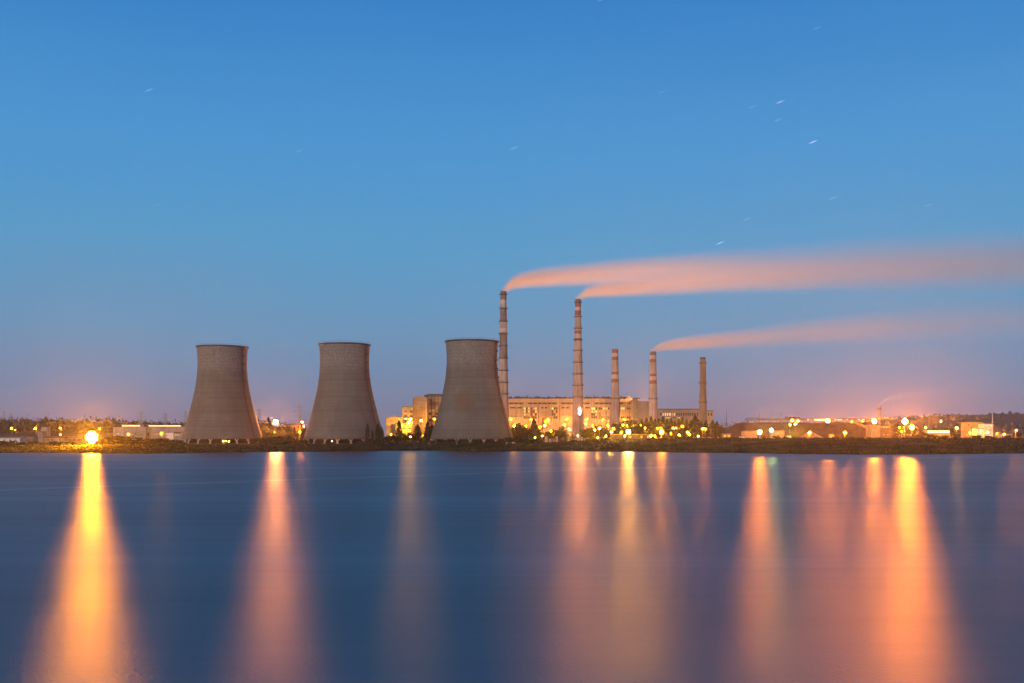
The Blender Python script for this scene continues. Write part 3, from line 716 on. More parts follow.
for cx0, n, lit in ((523.7, 3, {(0, 0): 9, (0, 1): 7, (2, 1): 8, (2, 0): 5, (0, 2): 6, (1, 2): 1.5, (2, 2): 2}), (530.7, 3, {(2, 0): 8, (2, 1): 9, (1, 0): 1.2, (1, 2): 4}), (551.5, 3, {(0, 0): 14, (1, 1): 1, (2, 2): 1}), (591.1, 3, {(0, 0): 16, (1, 0): 18, (0, 1): 9, (1, 1): 4, (2, 1): 14, (2, 2): 4}),
                    (598.6, 3, {(2, 0): 10, (0, 1): 1.5}), (605.4, 2, {(0, 0): 12}), (620.5, 2, {(0, 0): 7, (1, 0): 8}), (626.6, 2, {(1, 2): 1})):
    for i in range(n):
        for j in range(4):
            w = 2.05
            e = lit.get((i, j))
            if cx0 in (598.6, 605.4, 620.5, 626.6) and e is None and j in (1, 2): continue
            h.window(cx0 + i * w + .1, cx0 + (i + 1) * w - .1, 407.4 + j * 3.0, 409.6 + j * 3.0, M_GLASS if e is None else LW(e), -.1)
for u0 in (594.5, 597.5, 601.5, 604.5, 607.5): h.window(u0, u0 + 1.8, 420.3, 421.6, LW(7), 0)
# taller wing between the stepped blocks and the third tower
h = House('boiler_house', 'dark framed tall plant block with lit floors, beside the third cooling tower', 'power station', 427, 450, 1240, 8.3)
h.block('wall', 427.2, 452, 396.6, None, 50, M_WARMW, .6)
h.block('roof', 427.2, 452, 394.0, 396.6, 46, M_ROOF, -.6)
h.block('roof_cabin', 423.6, 426.6, 394.8, 397.0, 8, M_ROOF, 4)
for v0, v1 in ((400.2, 402.2), (405.6, 408.6)): h.block('floor_band', 427.2, 452, v0, v1, 1.5, M_WARMW, -.5)
for a in (428.2, 431.6, 435, 438.4, 441.8, 445.2): h.block('steel_column', a - .25, a + .25, 396.7, None, .5, M_DARK, -1.1)
for i in range(5):
    a = 428.7 + i * 3.4
    h.window(a, a + 2.5, 397.4, 399.8, M_FRAME, .6); h.window(a, a + 2.5, 402.8, 405.1, M_FRAME, .6)
    for j in range(4):
        e = {(0, 0): 2.5, (1, 0): 4, (1, 1): 2, (2, 0): .8, (0, 2): 2, (3, 1): 2, (2, 3): 3, (3, 3): 2, (4, 0): 2}.get((i, j))
        h.window(a, a + 2.5, 409.4 + j * 3.2, 411.6 + j * 3.2, M_GLASS if e is None else LW(e), .6)
# stepped blocks
h = House('plant_block', 'round-topped floodlit tower block with a panel grid, tallest of the stepped blocks', 'building', 413, 427, 1215, 8.3)
x0, x1 = h.x(413.2), h.x(427); zt = h.z(396.2); zs = h.z(398.0)
poly = [(x0, 0), (x1, 0), (x1, zs)] + [(lerp(x1, x0, k / 10), zs + (zt - zs) * math.sin(PI * (k / 10 * .8 + .1))) for k in range(1, 10)] + [(x0, zs)]
MB().prism(poly, 0, 20).obj('wall', M_WARMW, h.root)
MB().box(x0 - .5, x0 - .02, .5, 19, 0, zs - 1).obj('side_column', M_RUST, h.root)
for i in range(1, 5):
    h.block('panel_joint', 413.2 + i * 2.75 - .1, 413.2 + i * 2.75 + .1, 399, 420, .12, M_RUST, -.1)
for j in range(6): h.block('panel_joint', 413.4, 426.8, 400.5 + j * 3.4, 400.66 + j * 3.4, .16, M_RUST, -.15)
h.block('doorway', 420.2, 421.7, 417, 425, .2, M_DARK, -.22)
h = House('plant_block', 'flat-roofed floodlit block with four small dark windows, second of the stepped blocks', 'building', 402, 413, 1200, 8.3)
h.block('wall', 402.2, 412.9, 406.7, None, 18, M_WARMW)
h.block('roof', 402.0, 412.9, 406.2, 406.7, 18.4, M_ROOF, -.2)
for u0, v0 in ((404.3, 410.4), (409.6, 410.4), (404.3, 415.1), (409.8, 415.1)): h.window(u0, u0 + 2.9, v0, v0 + 1.8, M_GLASS)
h.window(404.0, 407.5, 418.0, 419.8, LW(12, (1, .75, .4)))
h.window(407.8, 411.5, 425.5, 427.2, LW(6)); h.window(407.0, 409.3, 429.5, 430.8, LW(4))
h = House('plant_block', 'low plain yellow-lit block, lowest of the stepped blocks by the second cooling tower', 'building', 385.6, 402, 1180, 8.3)
h.block('wall', 386.0, 402.4, 417.6, None, 18, M_WARMW)
h.block('parapet', 385.8, 400.6, 417.0, 417.6, 16, M_CONC, -.2)
h.block('roof_cabin', 391.2, 397.2, 416.0, 417.0, 9, M_WARMW, 3)
h.block('annexe', 396.5, 413, 423.5, None, 7, M_WARMW, -9)
for i in range(5): h.window(397.6 + i * 3, 399.6 + i * 3, 427.5, 429.2, LW(5) if i % 2 else M_GLASS, -9)
# grey bunker block and turbine hall
h = House('bunker_block', 'plain windowless grey bunker block rising behind the fourth chimney', 'building', 632, 657, 1225, 8.3)
h.block('wall', 638.0, 657.4, 401.2, None, 30, M_GREYC)
h.block('stair_tower', 632.6, 638.0, 399.4, None, 24, mat('slate_grey_sheet', (.17, .16, .165), .8, .15, .2, streak=.3), -2)
h.block('roof_cabin', 633.4, 640.3, 398.0, 399.37, 10, M_ROOF, 2); h.block('roof_cabin', 635.2, 638.8, 397.4, 398.0, 6, M_ROOF, 3)
h = House('turbine_hall', 'long low turbine hall with a row of tall windows behind the plain tan chimney', 'building', 657, 713, 1200, 8.3)
h.block('wall', 656.6, 704, 409.6, None, 40, M_PANEL)
h.block('roof', 656.4, 704.4, 408.7, 409.6, 40.6, M_RUST, -.3)
h.block('end_wall', 704, 713.2, 411.2, None, 34, M_WARMW, -1.5)
h.block('end_roof', 703.9, 713.5, 410.4, 411.2, 35, M_RUST, -2)
for i in range(19):
    a = 660.2 + i * 2.28
    if a > 703: break
    e = {1: 5, 2: 9, 3: 7, 4: 9, 5: 3, 6: 7}.get(i)
    h.window(a, a + 1.35, 412.8, 415.8, M_GLASS if e is None else LW(e, (1, .72, .4)), 0, bars=False)
for i in range(8): h.window(665.5 + i * 1.9, 667 + i * 1.9, 417.2, 418.4, LW(7, (1, .65, .3)) if i in (0, 1, 2, 6, 7) else M_GLASS, 0, bars=False)
for i in range(3): h.window(705 + i * 2.7, 706.4 + i * 2.7, 412.8, 416, M_GLASS, -1.5, bars=False)
# lit arcade by the shore
h = House('arcade', 'low pale lit arcade on posts by the shore below the grey bunker block', 'pavilion', 611, 656, 800)
h.block('roof', 611, 656, 434.4, 434.92, 6, M_CONC)
h.block('back_wall', 611.5, 655.5, 434.94, None, .3, M_ROOF, 5)
for i in range(16): h.block('post', 611.6 + i * 2.9, 612.0 + i * 2.9, 434.94, None, .35, M_DARK, .4)
for a, e in ((624, 3), (630, 5), (641, 6), (648, 6)): h.window(a, a + 2.2, 435.6, 438, LW(e), 4.98)
# conveyor bridge before the boiler house
h = House('conveyor_bridge', 'small orange-lit conveyor bridge on a slanted leg before the boiler house', 'conveyor', 541, 554, 1010)
h.block('gallery', 541.5, 553.4, 415.8, 418.0, 4, M_WARMW)
MB().bar((h.x(552.8), 2, h.z(417.9)), (h.x(551.2), 2, h.z(434)), .55, .55, 6).obj('slanted_leg', M_WHITE, h.root)
MB().bar((h.x(542.5), 2, h.z(417.9)), (h.x(542.5), 2, -.5), .35, .35, 6).obj('leg', M_RUST, h.root)
for i in range(4): h.window(542.2 + i * 2.8, 544.2 + i * 2.8, 416.2, 417.3, LW(2.0), 0)
# houses and sheds at the left
def shed(name, label, u0, u1, vt, Y, depth, wall, roofm, pitch=1.2, cat='shed', group=None, over=.3, front=None):
    h = House(name, label, cat, u0, u1, Y)
    h.block('wall', u0, u1, vt, None, depth, wall)
    x0, x1, z0 = h.x(u0) - over, h.x(u1) + over, h.z(vt)
    if front:   # gable faces the lake
        MB().prism([(x0, z0 + .02), (x1, z0 + .02), ((x0 + x1) / 2, z0 + pitch)], -over, depth + over).obj('roof', roofm, h.root)
    else:
        b = MB(); y0, y1 = -over, depth + over; ym = (y0 + y1) / 2
        b.add([(x0, y0, z0 + .02), (x1, y0, z0 + .02), (x1, y1, z0 + .02), (x0, y1, z0 + .02), (x0, ym, z0 + pitch), (x1, ym, z0 + pitch)], [(0, 1, 5, 4), (2, 3, 4, 5), (1, 2, 5), (3, 0, 4), (0, 3, 2, 1)])
        b.obj('roof', roofm, h.root)
    return h
M_PINK = mat('pinkish_sheet', (.42, .33, .30), .8, .12, .1, streak=.3)
h = House('long_shed', 'long pale industrial shed with two glowing clerestory strips behind the shore bushes', 'shed', 112, 186, 1010)
h.block('wall', 113, 186, 431.5, None, 40, M_WARMW)
MB().prism([(h.x(113), h.z(431.48)), (h.x(186), h.z(431.48)), (h.x(186), h.z(427.0)), (h.x(113), h.z(427.0))], .6, 30).obj('roof', M_PINK, h.root)
h.block('clerestory', 118.6, 137.6, 424.6, 426.98, 10, M_PINK, 8); h.block('clerestory', 145.2, 178.8, 424.9, 426.98, 10, M_PINK, 8)
h.window(119.2, 137, 425.1, 426.2, LW(45, (1, .5, .14)), 8); h.window(145.8, 178.2, 425.3, 426.2, LW(40, (1, .58, .2)), 8)
for i in range(9): h.window(116 + i * 7.6, 120.5 + i * 7.6, 433, 435.5, M_GLASS if i not in (5, 6) else LW(2), 0)
MB().bar((h.x(147.6), -3, 0), (h.x(147.6), -3, h.z(427.8)), 1.0, .75, 10).obj('vent_stack', M_RUST, h.root)
h = shed('white_shed', 'small dark-roofed shed with a white end wall tucked beside the first cooling tower', 166, 190, 432.6, 965, 10, M_GREYC, M_ROOF, .6)
h.block('end_wall', 166.2, 173.4, 432.62, None, .3, M_WHITE, -.32)
h.window(174.5, 179.5, 434.4, 435.6, LW(5, (1, .6, .25))); h = shed('white_shed', 'long low whitish shed at the shore edge, before the wooded hillside', -6, 20, 438.2, 745, 9, M_WHITE, M_PINK, .9)
for i in range(4): h.window(-2 + i * 5.5, 0 + i * 5.5, 439.3, 440.6, M_GLASS)
h = shed('lit_shed', 'low orange-lit shed beside the long whitish shed', 20.6, 33.5, 437.4, 760, 8, M_WARMW, M_RUST, .7)
h.window(22, 25, 438.4, 439.8, LW(2.5)); h.window(28, 31.5, 438.4, 439.8, LW(1.5))
h = House('silo_block', 'grey concrete block tower standing among bushes before the wooded hillside', 'building', 41, 47.4, 900)
h.block('wall', 41.2, 47.2, 427.0, None, 7, M_GREYC); h.block('roof', 41.0, 47.4, 426.6, 427.0, 7.4, M_ROOF, -.2); h.block('annexe', 40, 44.6, 431.5, None, 5, M_GREYC, -5)
h.window(42.6, 45.6, 428.6, 430, M_GLASS)
h = shed('brick_shed', 'long low rust-roofed shed under the big floodlight', 45, 63, 438.0, 770, 8, M_WARMW, M_RUST, 1.3)
for i in range(4): h.window(47 + i * 4, 49.2 + i * 4, 439.2, 440.6, LW(1.2) if i == 2 else M_GLASS)
h = shed('brick_shed', 'small pitched-roof hut close behind the big floodlight', 66, 82, 438.2, 790, 8, M_WARMW, M_RUST, 1.4)
for i in range(3): h.window(68.5 + i * 4.6, 71 + i * 4.6, 439.3, 440.6, M_GLASS)
h = House('pump_house', 'orange-lit pump house with a lamp on it, between the first two cooling towers', 'building', 290, 301, 1010)
h.block('wall', 290.6, 300.4, 424.6, None, 9, M_WARMW); h.block('roof', 290.2, 300.8, 423.9, 424.6, 9.6, M_ROOF, -.3)
for i in range(3): h.window(291.6 + i * 2.9, 293.4 + i * 2.9, 426, 428, LW(2.5) if i < 2 else M_GLASS)
# right-hand yard
h = shed('kiosk', 'small hipped-roof kiosk with three bright yellow windows beside dark poplars', 718.8, 731, 433.6, 880, 9, M_WARMW, M_ROOF, 3.2)
for i in range(3): h.window(719.6 + i * 3.9, 722.2 + i * 3.9, 434.9, 437.2, LW(7, (1, .62, .12)), bars=False)
shed('flat_shed', 'dark flat shed just past the yellow-windowed kiosk', 732.5, 740, 436.2, 900, 8, M_RUST, M_ROOF, .5)
shed('flat_shed', 'pale flat garage row between the kiosk and the orange-lit workshop', 740.6, 748, 436.6, 890, 8, M_WHITE, M_ROOF, .5)
h = shed('workshop', 'orange-lit workshop beside the bright orange yard lamp', 744.4, 757.4, 431.4, 920, 12, M_WARMW, M_RUST, .9)
for i in range(3): h.window(746 + i * 3.8, 748.4 + i * 3.8, 433, 435, LW(2.0))
h = shed('green_lit_shed', 'shed lit yellow-green by the greenish lamp, before the coal heap', 771.5, 784.4, 430.6, 930, 10, M_WARMW, M_RUST, .8)
h.window(775, 779.5, 432.4, 434.6, LW(1.8, (.6, 1, .12))); h.window(780.5, 783, 432, 434, LW(1.2, (.9, 1, .2)))
shed('low_hut', 'small white hut on the grass before the coal heap', 787, 791, 435.8, 900, 6, M_WHITE, M_ROOF, .4)
h = shed('tiny_hut', 'small yellow-lit hut between the two yard lamps by the coal heap', 830.5, 834, 434.2, 900, 5, M_WARMW, M_RUST, .5)
h.window(831.3, 833.2, 434.8, 435.8, LW(3))
def heap(name, label, u0, u1, vt, Y, depth, m, flat, seed):
    gz = G((u0 + u1) / 2, Y) - .5; xc = X((u0 + u1) / 2, Y); hw = X(u1, Y) - xc; H = Z(vt, Y) - gz
    nx, ny = 60, 22; vs = []; fs = []
    for i in range(nx + 1):
        for j in range(ny + 1):
            a = -1 + 2 * i / nx; c = -1 + 2 * j / ny
            e = max(0, 1 - max(abs(a), 0) ** 1.0 if flat == 0 else min(1, (1 - abs(a)) / (1 - flat)))
            g = max(0, min(1, (1 - abs(c)) * 1.6))
            hgt = H * min(e, 1) * g
            hgt *= 1 + .10 * noise.noise((a * 6 + seed, c * 3, 0)) + .05 * noise.noise((a * 25 + seed, c * 9, 0))
            vs.append((a * hw, c * depth, hgt))
    k = ny + 1
    for i in range(nx):
        for j in range(ny): fs.append((i * k + j, (i + 1) * k + j, (i + 1) * k + j + 1, i * k + j + 1))
    o = MB().add(vs, fs).obj(name, m, None, True, (xc, Y, gz))
    return tag(o, label, 'heap')
heap('coal_heap', 'long dark coal stockpile under the conveyor gallery', 722, 880, 423.0, 1250, 60, M_COAL, .78, 1)
heap('sand_heap', 'pointed sand heap lit orange around the yard lamp before the coal stockpile', 797, 824, 431.6, 1010, 14, M_SAND, 0, 2)
h = House('conveyor_gallery', 'long raised conveyor gallery on trestles along the top of the coal stockpile', 'conveyor', 745, 872, 1330, 8.5)
h.block('gallery', 757, 872, 418.9, 420.5, 4, M_RUST)
h.block('roof', 757, 872, 418.5, 418.9, 4.6, M_ROOF, -.3)
b = MB()
for i in range(9):
    a = 745 + i * 1.6; b.bar((h.x(a), 0, h.z(420.4)), (h.x(a + .8), 0, h.z(418.0)), .25, .25, 4).bar((h.x(a + .8), 0, h.z(418.0)), (h.x(a + 1.6), 0, h.z(420.4)), .25, .25, 4)
b.bar((h.x(745), 0, h.z(420.4)), (h.x(759.4), 0, h.z(420.4)), .3, .3, 4).bar((h.x(745.8), 0, h.z(418)), (h.x(758.6), 0, h.z(418)), .3, .3, 4)
b.obj('truss', M_DARK, h.root)
h.block('end_cabin', 786, 800, 416.9, 418.47, 8, M_ROOF, -1)
for i in range(17):
    a = 748 + i * 7.4
    MB().bar((h.x(a) - 1.2, 2, 0), (h.x(a), 2, h.z(420.5)), .35, .25, 5).bar((h.x(a) + 1.2, 2, 0), (h.x(a), 2, h.z(420.5)), .35, .25, 5).obj('trestle', M_DARK, h.root)
for i, a in enumerate([807, 814.5, 817, 819.5, 822, 824.5, 834.5, 837.5, 840, 846, 858, 862.5]):
    h.window(a, a + 2.0, 419.2, 420.3, LW([10, 60, 70, 70, 80, 70, 14, 20, 10, 5, 15, 14][i], (1, .62, .28)), -.02, bars=False)
# inclined conveyor and crusher tower
h = House('inclined_conveyor', 'sloping conveyor climbing to the lamp-lit crusher tower', 'conveyor', 852, 872, 1150)
x0, x1 = h.x(853), h.x(871); z0, z1 = h.z(420.8), h.z(429)
MB().prism([(x0, z0 - 1.6), (x1, z1 - 1.6), (x1, z1 + 1.2), (x0, z0 + 1.2)], 0, 3.5).obj('gallery', M_WARMW, h.root)
for q in (.1, .4, .7): MB().bar((lerp(x0, x1, q), 1.7, -.5), (lerp(x0, x1, q), 1.7, lerp(z0, z1, q) - 1.5), .3, .3, 5).obj('trestle', M_DARK, h.root)
h = House('crusher_tower', 'cluttered orange-lit crusher tower beside the small smoking stack', 'building', 868, 892, 1120)
h.block('wall', 870.2, 880.4, 424.8, None, 14, M_WARMW); h.block('upper_wall', 881, 890, 416.6, 419.0, 8, M_WARMW, 3)
h.block('bridge', 874, 889.6, 426.0, 428.2, 6, M_WARMW, -3); h.block('annexe', 880.6, 892, 428.6, None, 12, M_RUST, .5)
h.block('roof', 870, 880.6, 424.2, 424.8, 14.4, M_ROOF, -.2)
for a in (882, 885.5, 889): h.block('steel_column', a, a + .4, 419.02, 428.6, .4, M_DARK, 4)
for i, (a, v, e) in enumerate(((882, 417.0, 4), (885, 417.0, 9), (887.5, 417.0, 9), (876, 426.5, 5), (882, 426.5, 8), (885, 426.5, 8), (872, 430, 3), (876, 431, 5), (883, 434, 3), (887, 434, 2))):
    h.window(a, a + 1.9, v, v + 1.4, LW(e), {417.0: 3, 426.5: -3, 434: .5}.get(v, 0), bars=False)
chimney('stack', 879.4, 1160, 405.8, 1.7, 2.4, 425, [], [409], M_CHIM, 'thin small stack with orange smoke above the crusher tower', None)
# glowing greenhouse-like shed and the yellow and white works at the far right
h = House('glazed_shed', 'long glazed shed with white-hot glowing windows on the grassy rise', 'shed', 927, 950, 1000)
h.block('wall', 927, 950, 430.2, None, 10, M_WARMW); h.block('roof', 926.6, 950.4, 429.6, 430.2, 10.6, M_ROOF, -.3)
for i in range(6): h.window(927.6 + i * 3.7, 930.6 + i * 3.7, 430.8, 432.6, LW([70, 90, 60, 90, 95, 70][i], (1, .7, .35)), bars=False)
h = House('yellow_building', 'flat-roofed bright yellow-lit building on the rise, left of the white one', 'building', 966.6, 983.4, 1020)
h.block('wall', 967, 983.2, 422.2, None, 14, mat('yellow_render', (.46, .38, .16), .9, .12, .2, streak=.2)); h.block('roof', 966.8, 983.4, 421.7, 422.2, 14.4, M_ROOF, -.2)
h.block('annexe', 961, 975, 430.8, None, 8, M_WARMW, -9)
for u0, v0 in ((968.2, 424.4), (970.6, 427.2)): h.window(u0, u0 + 1.4, v0, v0 + 1.2, M_GLASS, bars=False)
for i in range(4): h.window(962.2 + i * 3.1, 964.6 + i * 3.1, 434, 435.6, LW(5, (1, .6, .2)), -9, bars=False)
h = House('white_building', 'tall white building with four bright windows under a slim lit mast', 'building', 977, 993.6, 985)
h.block('wall', 984.2, 993, 423.8, None, 12, M_WHITE); h.block('annexe', 976.8, 984.2, 428.4, None, 9, M_WHITE, 1)
h.block('roof', 984.0, 993.2, 423.3, 423.8, 12.4, M_ROOF, -.2); h.block('annexe_roof', 976.6, 984.18, 428.0, 428.4, 9.4, M_ROOF, .8)
for u0, v0, e in ((985.2, 424.8, 7), (989.4, 424.8, 8), (985.4, 429.8, 5), (989.6, 429.4, 3)): h.window(u0, u0 + 2.6, v0, v0 + 1.8, LW(e, (1, .85, .65)), bars=False)
h.window(986, 991, 434.4, 436, LW(5, (1, .9, .8)), bars=False); h.window(978, 981.5, 434.4, 436.2, LW(3, (1, .8, .6)), 1, bars=False)
h = House('lit_mast', 'slim tapering floodlit mast rising behind the white building', 'mast', 991.6, 993.4, 1060)
MB().bar((0, 0, 0), (0, 0, h.z(421)), 1.4, .7, 8).obj('lower_shaft', M_WHITE, h.root); MB().bar((0, 0, h.z(421) + .01), (0, 0, h.z(412.2)), .6, .22, 8).obj('spire', M_WHITE, h.root)
h = House('pyramid_shed', 'steep orange-lit pyramid-roofed shed beside the white building', 'shed', 993.5, 1002, 1010)
xa, xb = h.x(993.8), h.x(1001.4); zb, zt = h.z(432.5), h.z(424.6)
h.block('wall', 994, 1001.2, 432.5, None, 8, M_WARMW)
MB().add([(xa, -.3, zb + .02), (xb, -.3, zb + .02), (xb, 8.3, zb + .02), (xa, 8.3, zb + .02), (lerp(xa, xb, .3), 4, zt)], [(0, 1, 4), (1, 2, 4), (2, 3, 4), (3, 0, 4), (3, 2, 1, 0)]).obj('roof', M_RUST, h.root)
h = shed('roadside_shed', 'low pale shed between the pyramid shed and the corner lamps', 1001.5, 1012, 434.4, 1000, 8, M_WHITE, M_ROOF, .6)
for i in range(3): h.window(1002.6 + i * 3.1, 1004.4 + i * 3.1, 435, 436.2, LW(2.5))
shed('roadside_shed', 'low dark shed beyond the spiky corner lamp', 1017, 1030, 434.0, 1000, 8, M_RUST, M_ROOF, .8)

# ------------------------------------------------------------------ pylons, masts, posts
def pylon(u, vtop, Y, label, w=1.0):
    x = X(u, Y); gz = min(ground(x, Y), 8.5)
    if Y > 1600: gz = 20
    t = thing('pylon', label, 'pylon', (x, Y, gz), 'lattice pylons')
    H = Z(vtop, Y) - gz; b = MB(); bw = H * .085 * w; q = .22
    for sx in (-1, 1):
        for sy in (-1, 1): b.bar((sx * bw, sy * bw, -2), (sx * bw * q, sy * bw * q, H), .28, .2, 4)
    n = 9
    for i in range(n):
        a, c = i / n, (i + 1) / n
        ra, rc = bw * (1 - (1 - q) * a), bw * (1 - (1 - q) * c)
        for sy in (-1, 1):
            b.bar((-ra, sy * ra, H * a), (rc, sy * rc, H * c), .14, .14, 4).bar((ra, sy * ra, H * a), (-rc, sy * rc, H * c), .14, .14, 4)
    b.obj('lattice_mast', M_STEEL, t)
    for f, l in ((.66, .16), (.79, .20), (.92, .14)):
        L_ = H * l; MB().bar((-L_, 0, H * f), (L_, 0, H * f), .2, .2, 4).bar((-L_, 0, H * f), (0, 0, H * (f + .05)), .14, .14, 4).bar((L_, 0, H * f), (0, 0, H * (f + .05)), .14, .14, 4).obj('cross_arm', M_STEEL, t)
pylon(3.7, 411, 1900, 'faint lattice pylon on the skyline, leftmost of all pylons')
pylon(10.7, 413, 2000, 'short lattice pylon on the skyline, second from the left')
pylon(141.3, 411.5, 1500, 'lattice pylon on the skyline above the dark gap in the long shed clerestory')
pylon(165.6, 413, 1550, 'lattice pylon on the skyline above the longer glowing clerestory strip')
pylon(185.4, 410.8, 1500, 'lattice pylon nearest the flank of the first cooling tower')
pylon(259.3, 408.5, 1400, 'lattice pylon just past the first cooling tower, over the lamp-lit trees')
pylon(299.5, 404.5, 1080, 'tall lattice pylon between the first two cooling towers, by the pump house', .8)
pylon(929, 416, 1150, 'lattice pylon beside the glowing glazed shed', .7)
def pole(name, u, vtop, Y, label):
    x = X(u, Y); gz = ground(x, Y) - .5
    t = thing(name, label, 'mast', (x, Y, gz)); H = Z(vtop, Y) - gz
    MB().bar((0, 0, 0), (0, 0, H * .75), .42, .3, 7).obj('pole', M_DARK, t); MB().bar((0, 0, H * .75), (0, 0, H), .2, .1, 6).obj('aerial', M_DARK, t)
pole('radio_mast', 726.4, 409.6, 1000, 'thin dark mast standing above the yellow-windowed kiosk')
pole('radio_mast', 759.4, 411.2, 1420, 'thin dark mast above the near end of the conveyor gallery')
for u, v, Y, l in ((546.3, 436.4, 792, 'pale concrete post at the shore, first of the row and the stoutest'), (549.8, 438.6, 790, 'short thin concrete post at the shore, second in the row'), (556.8, 436.4, 790, 'pale concrete post at the shore, third in the row'), (568.7, 436.0, 792, 'pale concrete post at the shore, fourth in the row'), (578.6, 436.4, 790, 'pale concrete post at the shore, last but one of the row'), (581.6, 436.8, 792, 'pale concrete post at the shore, last of the row')):
    x = X(u, Y); gz = ground(x, Y) - .4; H = Z(v, Y) - gz
    t = thing('concrete_post', l, 'post', (x, Y, gz), 'concrete posts along the shore')
    w = .85 if 'thin' not in l else .45
    MB().box(-w, w, -w, w, 0, H - .5).obj('shaft', M_CONC, t); MB().box(-w - .25, w + .25, -w - .25, w + .25, H - .5, H).obj('cap', M_CONC, t)
HAZE = 0.46e-4
HAZE_G = .82
SUN_E = 2.1
SUN_C = (1, .66, .43)
SKY = [(0, (.20, .185, .30)), (.03, (.185, .21, .345)), (.06, (.150, .238, .41)), (.107, (.118, .28, .475)), (.185, (.083, .31, .56)), (.277, (.062, .287, .615)), (.40, (.033, .215, .555)), (.52, (.024, .14, .40)), (.68, (.016, .09, .28)), (1, (.012, .07, .24))]
# ------------------------------------------------------------------ lamps
AM, OR, PK, WW, GN, YL = (1, .305, .004), (1, .25, .010), (1, .30, .06), (1, .52, .18), (.72, 1, .32), (1, .43, .05)
def post_lamp(u, v, Y, I, r, c, label, on=None):
    r *= .62
    x = X(u, Y); gz = ground(x, Y) - .4; zl = Z(v, Y) - gz
    t = thing('street_lamp', label, 'lamp', (x, Y, gz), 'yard lamps of the power station')
    MB().bar((0, .9 + r, 0), (0, .9 + r, zl + r + .3), .16, .10, 7).obj('pole', M_STEEL, t)
    MB().bar((0, .9 + r, zl + r + .25), (0, 0, zl + r + .18), .08, .08, 6).obj('arm', M_STEEL, t)
    k = MB().lathe([(r * .35, zl + r + .22), (r * 1.05, zl + r * .62), (r * .98, zl + r * .55), (r * .3, zl + r + .05)], 12, closed=True).obj('lamp_hood', M_DARK, t)
    MB().ball((0, 0, zl), r, 8, 5, sz=.9).obj('globe', emit((c[0], c[1] * .9, c[2] * .12), I * POST / (PI * r * r)), t, True)
    return t
def flood_mast(u, v, Y, I, r, c, nx, nz, label, gap=1.0):
    x = X(u, Y); gz = ground(x, Y) - .4; zl = Z(v, Y) - gz
    t = thing('floodlight_mast', label, 'floodlight', (x, Y, gz), 'floodlight masts of the power station')
    W = nx * 2 * r * gap; Hh = nz * 2 * r * gap
    MB().bar((0, 1.0, 0), (0, 1.0, zl + Hh / 2), .4, .26, 8).obj('mast', M_STEEL, t)
    b = MB()
    for j in range(nz): b.box(-W / 2, W / 2, .45, .65, zl - Hh / 2 + (j + .5) * 2 * r * gap - .1, zl - Hh / 2 + (j + .5) * 2 * r * gap + .1)
    for s in (-.5, .5): b.box(W * s * .7 - .1, W * s * .7 + .1, .66, .86, zl - Hh / 2, zl + Hh / 2)
    b.obj('head_frame', M_STEEL, t)
    me1 = me2 = None
    for i in range(nx):
        for j in range(nz):
            if nx > 2 and nz > 2 and i in (0, nx - 1) and j in (0, nz - 1): continue
            p = (-W / 2 + (i + .5) * 2 * r * gap, 0, zl - Hh / 2 + (j + .5) * 2 * r * gap)
            if me1 is None:
                me1 = MB()
                n = 14
                ring = lambda rr, y: [(rr * math.cos(2 * PI * k / n), y, rr * math.sin(2 * PI * k / n)) for k in range(n)]
                vs = ring(r * .97, -.25) + ring(r * .97, 0) + ring(r * .4, .44) + ring(r * .9, -.25) + ring(r * .9, -.05)
                fs = []
                for a, bb in ((0, 1), (1, 2), (3, 0), (4, 3)):
                    fs += [(a * n + k, a * n + (k + 1) % n, bb * n + (k + 1) % n, bb * n + k) for k in range(n)]
                fs.append(tuple(2 * n + k for k in range(n)))
                me1 = me1.add(vs, fs).mesh('floodlight', M_DARK)
                # slightly domed front glass
                g = MB(); vs = [(0, -.25 - r * .25, 0)] + ring(r * .55, -.22 - r * .18) + ring(r * .9, -.08)
                fs = [(0, 1 + k, 1 + (k + 1) % n) for k in range(n)] + [(1 + k, 1 + n + k, 1 + n + (k + 1) % n, 1 + (k + 1) % n) for k in range(n)]
                me2 = g.add(vs, fs).mesh('lens', emit(c, I * LAMP / (PI * r * r * .81 * nx * nz)))
            f = link('floodlight', me1, t, p); link('lens', me2, f)
    return t
def wall_or_added_lamp(u, v, Y, I, r, c, label):
    t = thing('wall_or_added_lamp', label, 'lamp', (X(u, Y), Y, Z(v, Y)), 'lamps fixed to the plant walls')
    MB().box(-.12, .12, 0, 1.0, r * .9, r * .9 + .2).obj('bracket', M_DARK, t)
    MB().lathe([(r * .3, r * 1.2), (r * 1.1, r * .7), (r, r * .6), (r * .25, r)], 12, closed=True).obj('lamp_hood', M_DARK, t)
    MB().ball((0, 0, 0), r, 8, 5).obj('globe', emit(c, I * LAMP / (PI * r * r)), t, True)
LAMP = 5.6; POST = 1.4
flood_mast(92, 437.2, 690, 54000, 1.0, AM, 4, 4, 'huge dazzling orange floodlight at the shore, biggest and brightest light of all')
flood_mast(275.8, 422.2, 965, 16000, .8, PK, 2, 2, 'bright orange floodlight between the first and second cooling towers', 1.0)
flood_mast(579.6, 411.2, 1095, 9500, .8, PK, 1, 4, 'upright strip of floodlights shining before the tall banded chimney')
flood_mast(628.4, 431.9, 775, 6000, .65, YL, 2, 2, 'brightest floodlight below the grey bunker block, right of the third chimney')
flood_mast(661.6, 432.2, 780, 2200, .6, AM, 2, 2, 'bright floodlight among poplars just right of the fourth chimney')
flood_mast(759.6, 432.2, 870, 13000, .65, OR, 2, 2, 'bright orange yard floodlight before the orange-lit workshop')
